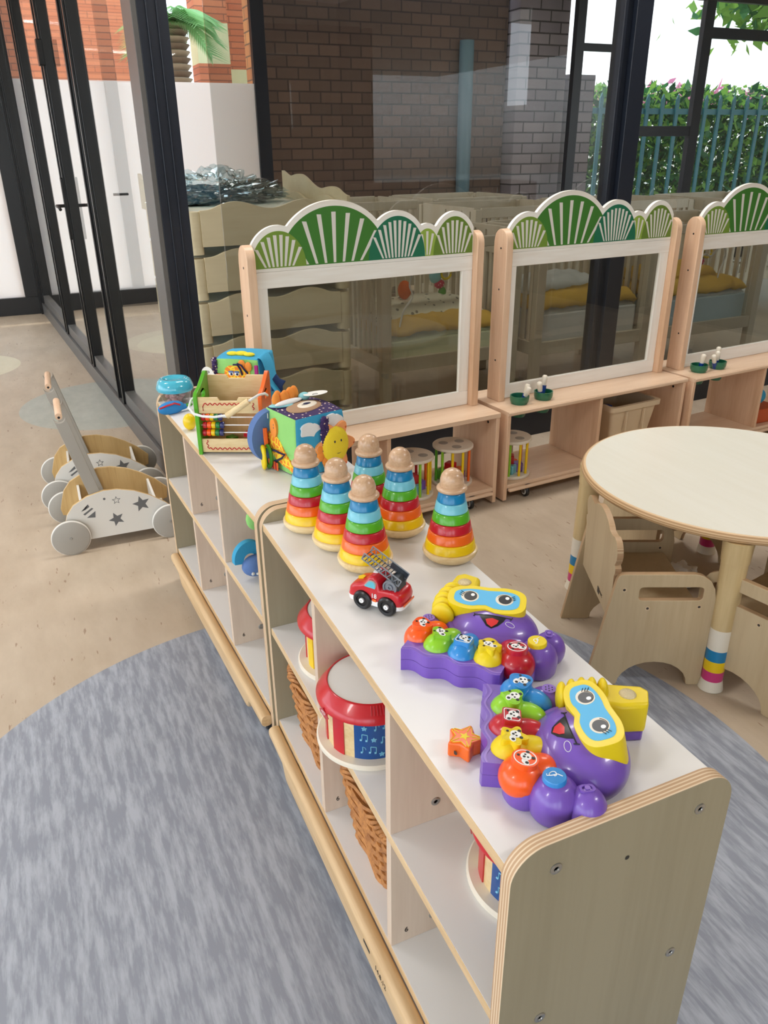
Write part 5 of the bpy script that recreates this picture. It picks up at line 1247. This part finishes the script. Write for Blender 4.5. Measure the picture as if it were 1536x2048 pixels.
MB().ell((-0.018,0.040,zt+0.008),(0.046,0.012,0.007),20,8,T=Matrix.Rotation(R(8),4,'Z')).build('white_bolster', 'f_white', t)
MB().ell((-0.056,0.020,zt+0.003),(0.034,0.016,0.005),20,8,T=Matrix.Rotation(R(-20),4,'Z')).build('teal_ear', 'f_teal', t)
MB().ell((0.034,0.050,zt+0.010),(0.017,0.014,0.011),20,8).build('teal_knot', 'f_teal', t)
tg = MB().prism(circle(0,0,0.036,32,0.024), 0, 0.0008, 'z', T=Matrix.Translation((0.058,0.030,zt+0.018)) @ Matrix.Rotation(R(-4),4,'X')).build('card_tag', 'card', t, smooth=False)
mb = MB(); mb.tube([(0.050+0.008*math.cos(a),0.020+0.004*math.sin(a),zt+0.0195) for a in [2*PI*k/14 for k in range(14)]],0.0008,5,closed=True); mb.build('tag_logo', 'dark_ink', tg)

# cube 2
a2 = R(-36); cx, cy = 0.128, 2.030
cx2 = cx+CS/2*math.cos(a2)-CS/2*math.sin(a2); cy2 = cy+CS/2*math.sin(a2)+CS/2*math.cos(a2)
t = make_cube('soft activity cube behind the abacus box, with a blue flap and giraffe eyes', (cx2-0.006,cy2-0.028,ZT), a2, ['f_blue','f_green','navy_spots','f_blue','f_green','f_navy'])
puff(rrect(-0.042,0.046,0.0,0.141,0.022), 'y', fy, 0.004, 'giraffe_patch', 'giraffe', t)
mb = MB(); mb.ell((0.020,fy-0.003,0.146),(0.013,0.005,0.016),14,8); mb.ell((0.042,fy-0.003,0.140),(0.012,0.005,0.016),14,8); mb.build('giraffe_ears', 'f_orange', t)
for ex in (-0.018,0.002):
    e_ = MB().ell((ex,fy-0.0055,0.116),(0.009,0.003,0.007),16,8).build('eye_white', 'f_white', t); MB().ell((ex+0.002,fy-0.009,0.115),(0.004,0.001,0.004),12,6).build('pupil', 'f_ink', e_)
    MB().ell((ex,fy-0.0065,0.122),(0.010,0.003,0.0035),14,6).build('eyelid', 'f_bluegrey', e_)
mb = MB(); mb.tube([(-0.008,fy-0.006,0.146),(0.008,fy-0.012,0.148),(0.016,fy-0.008,0.132),(0.020,fy-0.006,0.112)],0.003,8); mb.tube([(0.006,fy-0.006,0.150),(0.022,fy-0.012,0.146),(0.032,fy-0.010,0.130),(0.040,fy-0.006,0.118)],0.003,8); mb.build('navy_cord', 'f_ink', t)
MB().box(-0.074,-0.040,fy-0.003,fy+0.004,0.02,0.112).build('orange_patch', 'f_darkorange', t, bevel=0.002)
MB().box(0.044,0.062,fy-0.003,fy+0.004,0.0,0.100).build('red_patch', 'f_red', t, bevel=0.002)
MB().box(0.062,0.074,fy-0.004,fy+0.004,0.03,0.145).build('magenta_strip', 'f_magenta', t, bevel=0.002)
# floppy blue flap
mb = MB(); fl_ = [(0.060,-0.060,0.150),(0.078,-0.080,0.176),(0.094,-0.080,0.150),(0.102,-0.084,0.110),(0.116,-0.088,0.078),(0.140,-0.092,0.056)]
top_ = [(0.050,0.05,0.168),(0.078,0.02,0.170),(0.098,0.0,0.150),(0.110,-0.01,0.115),(0.124,-0.03,0.082),(0.146,-0.06,0.050)]
vs = fl_+top_; fs = [(i,i+1,i+7,i+6) for i in range(5)]; mb.add(vs, fs)
fo = mb.build('blue_flap', 'f_blue', t); s_ = fo.modifiers.new('s','SOLIDIFY'); s_.thickness = 0.008; s_.offset = 0; ss = fo.modifiers.new('b','SUBSURF'); ss.levels = 2; ss.render_levels = 2
MB().prism(star(0,0,0.034,5,0.62), -0.004, 0.004, 'y', T=Matrix.Translation((0.128,-0.060,0.082))).build('navy_star', 'f_dkblue', t, bevel=0.003)
mb = MB()
for k in range(26): mb.ell((-0.078-0.004*math.sin(k*2.1),-0.075+0.004*math.cos(k*1.7),0.160-0.0035*k),(0.008,0.008,0.006),8,6)
mb.build('ruffle', 'navy_spots', t)
mb = MB()
for (x_,y_,r_) in ((-0.030,-0.030,0.016),(0.000,-0.026,0.018),(0.030,-0.034,0.015)): mb.ell((x_,y_,zt+0.004),(r_*1.3,r_*0.8,r_*0.45),14,8)
mb.build('yellow_bow', 'f_yellow', t)
tg = MB().prism(circle(0,0,0.023,30,0.032), -0.0005, 0.0005, 'y', T=Matrix.Translation((-0.094,-0.098,0.108)) @ Matrix.Rotation(R(8),4,'X')).build('card_tag', 'card', t, smooth=False)
mb = MB(); mb.prism(rrect(-0.007,0.007,0.010,0.018,0.003), -0.0011, -0.0005, 'y', holes=[rrect(-0.005,0.005,0.012,0.016,0.0015)], T=Matrix.Translation((-0.094,-0.098,0.108)) @ Matrix.Rotation(R(8),4,'X'))
for k in range(4): mb.box(-0.014,0.013-0.003*k,-0.0011,-0.0005,-0.002-0.0045*k,-0.0008-0.0045*k,T=Matrix.Translation((-0.094,-0.098,0.108)) @ Matrix.Rotation(R(8),4,'X'))
mb.build('tag_print', 'dark_ink', tg, smooth=False)

# bowl toy, whale, yellow ball, pale box below, plush elephant
M['dish_clear'] = glass('dish_clear', (0.95,0.93,0.92,1), gloss=0.06)
M['dish_lid'] = flat('dish_lid', S(70,176,200), 0.15, coat=0.6)
t = thing('lidded_bowl', 'round clear bowl with a shiny turquoise lid at the far end of the shelf', 'bowl', (0.004,2.105,ZT), 0.3)
MB().lathe([(0,0.001),(0.036,0.001),(0.046,0.012),(0.056,0.044),(0.058,0.050),(0.056,0.050),(0.044,0.014),(0.034,0.004),(0,0.004)], 48).build('bowl', 'dish_clear', t)
MB().lathe([(0.060,0.046),(0.0625,0.052),(0.062,0.060),(0.055,0.078),(0.046,0.086),(0.036,0.086),(0.026,0.080),(0.012,0.078),(0,0.079)], 48).build('lid', 'dish_lid', t, angle=60)
mb = MB(); gg = random.Random(4)
for k in range(46):
    a = gg.uniform(0,2*PI); r_ = gg.uniform(0,0.030); mb.ell((r_*math.cos(a), r_*math.sin(a), gg.uniform(0.010,0.034)),(0.009,0.007,0.007),8,6)
o = mb.build('pink_beads', flat('pinkish', S(204,160,160), 0.5)); o.location = (0.004,2.105,ZT); tag(o, 'dusty pink beads heaped inside the turquoise-lidded bowl', 'beads', kind='stuff')
t = thing('plush_whale', 'small blue fabric whale with a green tail beside the lidded bowl', 'soft toy', (-0.034,1.985,ZT), R(14))
mb = MB(); mb.ell((0,0,0.020),(0.046,0.018,0.022),28,16,zmin=-0.85); mb.ell((0.038,0,0.016),(0.020,0.010,0.010),16,10); mb.build('body', flat('whale_blue', S(40,130,196), 0.8), t, angle=80)
MB().tube([(-0.042,-0.006,0.026),(-0.022,-0.016,0.034),(0.006,-0.017,0.038),(0.026,-0.012,0.028)],0.003,8).build('red_piping', 'crimson', t)
MB().ell((0.060,0,0.018),(0.016,0.010,0.006),14,8).build('tail', 'leafgreen', t)
o = MB().ell((0,0,0),(0.020,0.020,0.026),24,14).build('yellow_ball', 'yellow'); o.location = (-0.012,1.795,ZT+0.0262); tag(o, 'small yellow toy ball between the whale and the abacus box', 'ball')
o = MB().lathe([(0,0),(0.030,0),(0.034,0.02),(0.026,0.06),(0.030,0.085),(0.022,0.10),(0,0.10)],28).build('wooden_skittle', 'base_wood'); o.location = (0.10,1.915,ZM+0.0005); tag(o, 'pale turned wooden toy on the middle shelf of the far unit', 'toy')
t = thing('plush_elephant', 'blue plush elephant with a teal ear and yellow ring on the far unit middle shelf', 'soft toy', (0.028,1.318,ZM), R(10))
mb = MB(); mb.ell((0.01,-0.01,0.040),(0.040,0.030,0.030),24,14); mb.build('head', 'f_bluegrey', t, angle=80)
ep = [(0.0+0.045*math.cos(R(a)), 0.058+0.050*math.sin(R(a))) for a in range(20,200,10)]+[(0.0+0.018*math.cos(R(a)), 0.052+0.020*math.sin(R(a))) for a in range(200,20,-12)]
MB().prism(ep, 0.004, 0.022, 'y').build('ear', 'f_blue', t, bevel=0.006, seg=3)
mb = MB(); mb.tube([(0.020,-0.02,0.075),(0.018,-0.02,0.110),(0.024,-0.01,0.150)],0.004,8); mb.tube([(0.030,-0.02,0.075),(0.028,-0.02,0.110),(0.034,-0.01,0.150)],0.004,8); mb.build('navy_cord', 'f_ink', t)
MB().ell((0.03,-0.005,0.175),(0.035,0.02,0.035),18,10).build('green_body', 'f_green', t)
mb = MB(); mb.tube([(0.028+0.020*math.cos(R(a)),-0.045,0.024+0.018*math.sin(R(a))) for a in range(0,360,15)],0.005,8,closed=True); mb.build('teething_ring', 'lemon', t)
mb = MB()
for k in range(3): mb.ell((-0.012+0.014*k,-0.037,0.032-0.003*k),(0.005,0.002,0.005),10,6)
mb.build('stitched_eyes', 'f_white', t)

# ------------------------------------------------------------ nursery: stacked cots
M['cot'] = wood('cot', S(226,212,178), S(212,196,160), 'x', rough=0.5, scale=5)
M['mattress'] = flat('mattress', S(216,218,204), 0.7)
def wavy(x0, x1, z0, z1, amp=0.035, n=40, ph=0.0):
    top = []
    for i in range(n+1):
        f = i/n; s = 0.5-0.5*math.cos(2*PI*(f*2+ph)); edge = min(1, min(f,1-f)/0.12)
        top.append((x0+(x1-x0)*f, z1-amp+amp*s*edge))
    return [(x0,z0)]+top+[(x1,z0)]
cot0 = None
def make_cot(label):
    t = thing('stacking_cot', label, 'cot', (0,0,0), 0, 'pale stacking cots with wavy sides')
    W, D = 0.81, 1.0
    for y in (0, D-0.018): MB().prism(wavy(0.06, W-0.06, 0.0, 0.195), y, y+0.018, 'y').build('wavy_side', 'cot', t, bevel=0.002)
    for x in (0, W-0.018): MB().prism(wavy(0.06, D-0.06, 0.0, 0.195), x, x+0.018, 'x').build('wavy_end', 'cot', t, bevel=0.002)
    for x in (0.0, W-0.07):
        for y in (0.0, D-0.07): MB().prism(rrect(x,x+0.07,y,y+0.07,0.03), -0.035, 0.155, 'z').build('corner_post', 'cot', t, bevel=0.002)
    MB().prism(rrect(0.02,W-0.02,0.02,D-0.02,0.02), 0.02, 0.15, 'z').build('mattress', 'mattress', t, bevel=0.01)
    return t
CL = (0.335, 3.30)
ctop = None
for k in range(6):
    z = 0.036+0.208*k
    lab = ['bottom cot of the stack behind the glass','second cot from the bottom of the stack','third cot from the bottom of the stack','fourth cot from the bottom of the stack','second cot from the top of the stack','topmost wavy-sided cot, carrying the plastic wrapped bundle'][k]
    if cot0 is None: cot0 = make_cot(lab); cot0.location = (*CL, z); cot0.rotation_euler = (0,0,0.04)
    else: ctop = dup(cot0, (*CL, z), 0.04, lab)
re_ = [(0.03,0.12)]+[(0.03+0.94*i/40, 0.20+0.10*(i/40)+0.018*math.sin(i/40*4*PI-0.6)*min(1,min(i,40-i)/5)) for i in range(41)]+[(0.97,0.12)]
MB().prism(re_, 0.814, 0.832, 'x').build('raised_end', 'cot', ctop, bevel=0.002)
MB().prism(re_, -0.022, -0.004, 'x').build('raised_end', 'cot', ctop, bevel=0.002)
M['bag_film'] = glass('bag_film', (0.86,0.93,0.95,1), gloss=0.16)
bt_ = thing('wrapped_bundle', 'dark teal bundle wrapped in clear crinkled plastic on the top cot', 'bag', (0.62,3.92,1.228), 0.1)
b_ = crumple('cloth_bundle', None, (0.22,0.14,0.06), 9, 'f_dkblue', None, None, amp=0.25); b_.parent = bt_; b_.location = (-0.05,0,0.004)
M['dk_teal'] = flat('dk_teal', S(30,66,84), 0.7); b_.data.materials[0] = M['dk_teal']
b_ = crumple('plastic_wrap', None, (0.27,0.22,0.10), 5, 'bag_film', None, None, amp=0.45, fr=16); b_.parent = bt_
b_ = crumple('bubble_fold', None, (0.18,0.13,0.06), 12, 'bag_film', None, None, amp=0.5, fr=20); b_.parent = bt_; b_.location = (0.20,0.05,0.01)

# ------------------------------------------------------------ cribs
M['crib'] = wood('crib', S(216,206,186), S(204,192,168), 'z', rough=0.5, scale=6)
M['bed_print'] = spots('bed_print', S(232,228,208), S(130,130,120), 22)
def make_crib(label, W=1.0, D=0.68, low=True):
    t = thing('crib', label, 'crib', (0,0,0), 0, None)
    for x in (0.0, W-0.065):
        for y in (0.0, D-0.05): MB().box(x, x+0.065, y, y+0.05, 0, 1.02).build('post', 'crib', t, bevel=0.004)
    for y in (0.005, D-0.035):
        MB().box(0.065, W-0.065, y, y+0.03, 0.23, 0.315).build('lower_rail', 'crib', t, bevel=0.003)
        if y > 0.1 or not low: MB().box(0.065, W-0.065, y, y+0.03, 0.95, 1.03).build('upper_rail', 'crib', t, bevel=0.004)
        if y > 0.1 or not low:
            for k in range(12): x = 0.09+k*(W-0.18-0.02)/11; MB().box(x-0.012, x+0.022, y+0.006, y+0.022, 0.315, 0.95).build('slat', 'crib', t, smooth=False)
        else: MB().box(0.065, W-0.065, y, y+0.03, 0.94, 1.0).build('upper_rail', 'crib', t, bevel=0.004)
    for x in (0.012, W-0.042):
        MB().box(x, x+0.03, 0.05, D-0.05, 0.23, 0.315).build('end_rail', 'crib', t, bevel=0.003)
        MB().prism([(0.05,0.86),(D-0.05,0.86),(D-0.05,1.03),(0.05,1.03)], x+0.004, x+0.026, 'x', holes=[rrect(0.10+0.13*k,0.12+0.13*k,0.885,1.0,0.009) for k in range(4)]).build('slotted_end', 'crib', t, bevel=0.002)
        for k in range(8): y = 0.08+k*(D-0.18)/7; MB().box(x+0.007, x+0.023, y, y+0.03, 0.315, 0.86).build('slat', 'crib', t, smooth=False)
    MB().box(0.03, W-0.03, 0.036, D-0.036, 0.285, 0.30).build('bed_base', 'crib', t, smooth=False)
    return t
def bedding(loc, kind, lab):
    t = thing('bedding', lab, 'bedding', loc, BU*0.6)
    mt = 'bed_pale' if kind == 0 else 'bed_white' if kind == 1 else 'bed_blue'
    dz = 0.0 if kind == 0 else 0.075
    MB().prism(rrect(0.02,0.86,0.0,0.56,0.03), 0.0, 0.10+dz, 'z').build('mattress', mt, t, bevel=0.02, seg=3)
    def quilt(x0,x1,y0,y1,z0,zh,mat,nm2,seed):
        bm = bmesh.new(); bmesh.ops.create_grid(bm, x_segments=44, y_segments=32, size=1)
        for v in bm.verts:
            u, w = v.co.x, v.co.y; e_ = max(abs(u),abs(w))**6; x = x0+(u+1)/2*(x1-x0); y = y0+(w+1)/2*(y1-y0)
            v.co = Vector((x, y, z0+zh*(1-e_)+0.020*noise.noise(Vector((x*9+seed,y*9,0)))+0.012*noise.noise(Vector((x*24,y*20+seed,1)))))
        me = bpy.data.meshes.new(nm2); bm.to_mesh(me); bm.free(); me.materials.append(M[mat]); me.shade_smooth(); o = bpy.data.objects.new(nm2, me); COL.objects.link(o); o.parent = t
        s_ = o.modifiers.new('s','SOLIDIFY'); s_.thickness = 0.03; s_.offset = -1
    quilt(0.02,0.88,0.04,0.56,0.10+dz,0.06,'bed_pale' if kind==0 else 'bed_white','folded_sheet',1+kind)
    quilt(0.00,0.88,0.02,0.50,0.14+dz,0.10,'bed_yellow','quilt',3+kind)
    if kind == 0: quilt(0.00,0.80,0.12,0.55,0.20,0.10,'bed_print','print_quilt',7)
    else: quilt(0.05,0.70,0.16,0.55,0.22+dz,0.09,'bed_white' if kind==1 else 'bed_yellow','pillow',9)
    return t
cribs = [((1.50,3.74),'crib behind the left bench screen with yellow and printed bedding',0),((2.58,3.72),'crib behind the middle bench screen with white and yellow bedding',1),((3.64,3.74),'crib behind the right bench screen with pale blue bedding',2)]
for (x,y), lab, kd in cribs:
    c = make_crib(lab); c.location = (x,y,0); c.rotation_euler = (0,0,BU*0.6)
    if kd == 2: lab2 = 'pale blue and yellow folded bedding in the crib behind the right bench'
    else: lab2 = ['yellow quilt and printed sheet in the crib behind the left bench','white mattress under a yellow quilt in the crib behind the middle bench'][kd]
    bedding((x+0.06,y+0.06,0.301), kd, lab2)
k0 = make_crib('white-railed crib in the second row, its near corner left of centre', 1.15, 0.95, False); k0.location = (3.12,5.45,0); k0.rotation_euler = (0,0,0.06)
k1 = dup(k0, (4.45,5.50,0), 0.06, 'white-railed crib in the second row, right of the cornered one')
k2 = dup(k0, (2.15,6.70,0), 0.06, 'farthest crib on the left, against the brick wall window')
k3 = dup(k0, (3.45,6.85,0), 0.06, 'farthest crib right of the drainpipe')
k4 = dup(k0, (5.80,5.40,0), 0.06, 'crib in the second row seen above the middle bench arches')
# hanging toys in the cribs
def plush(label, loc, rz):
    t = thing('hanging_plush', label, 'soft toy', loc, rz)
    MB().ell((0,0,0.0),(0.05,0.03,0.045),18,10).build('dotted_hat', 'dots_red', t); MB().ell((0,-0.005,-0.075),(0.045,0.03,0.05),18,10).build('striped_body', 'f_teal', t)
    MB().ell((0.03,-0.01,-0.13),(0.04,0.02,0.03),14,8).build('skirt', 'dots_red', t); MB().ell((-0.02,0,0.055),(0.05,0.02,0.025),14,8).build('orange_ears', 'f_orange', t)
    MB().tube([(0.07+0.038*math.cos(R(a)),-0.03,-0.06+0.038*math.sin(R(a))) for a in range(0,360,15)],0.008,8,closed=True).build('ring', 'lemon', t)
    MB().ell((0.06,0,-0.19),(0.03,0.02,0.04),14,8).build('green_leg', 'leafgreen', t)
    MB().tube([(0,0,0.07),(0,0.0,0.16)],0.003,6).build('cord', 'white', t)
    return t
M['dots_red'] = spots('dots_red', S(196,48,84), S(240,230,220), 60)
plush('plush toy with a dotted hat and yellow ring hanging in the left crib', (2.08,4.18,0.80), 0.1)
plush('plush toy with a yellow ring hanging in the right crib', (4.26,4.10,0.82), -0.1)
def wire(pts, lab):
    # smooth through the points
    P_ = [Vector(p) for p in pts]; out = []
    for i in range(len(P_)-1):
        p0 = P_[max(0,i-1)]; p1 = P_[i]; p2 = P_[i+1]; p3 = P_[min(len(P_)-1,i+2)]
        for k in range(8): f = k/8; out.append(0.5*((2*p1)+(p2-p0)*f+(2*p0-5*p1+4*p2-p3)*f*f+(3*p1-p0-3*p2+p3)*f**3))
    out.append(P_[-1]); o = MB().tube(out, 0.006, 8).build('toy_hoop', 'white'); tag(o, lab, 'toy arch'); return o
wire([(1.66,3.86,0.44),(1.70,3.86,0.58),(1.76,3.86,0.66),(1.74,3.86,0.74),(1.80,3.88,0.83),(1.90,3.88,0.86),(2.02,3.88,0.82),(2.12,3.88,0.86),(2.26,3.90,0.86)], 'wavy white wire toy hoop over the yellow quilt in the left crib')
wire([(4.02,3.86,0.74),(4.10,3.86,0.78),(4.18,3.88,0.76),(4.26,3.88,0.82),(4.34,3.90,0.76),(4.30,3.90,0.62),(4.31,3.90,0.50)], 'curved white wire toy hoop over the bedding in the right crib')
# orange soft wedge in the left crib
o = MB().ell((0,0,0),(0.045,0.04,0.06),18,10).build('orange_bib', 'f_darkorange'); o.location = (1.83,4.12,0.66); tag(o, 'orange fabric toy on the printed sheet of the left crib', 'soft toy')
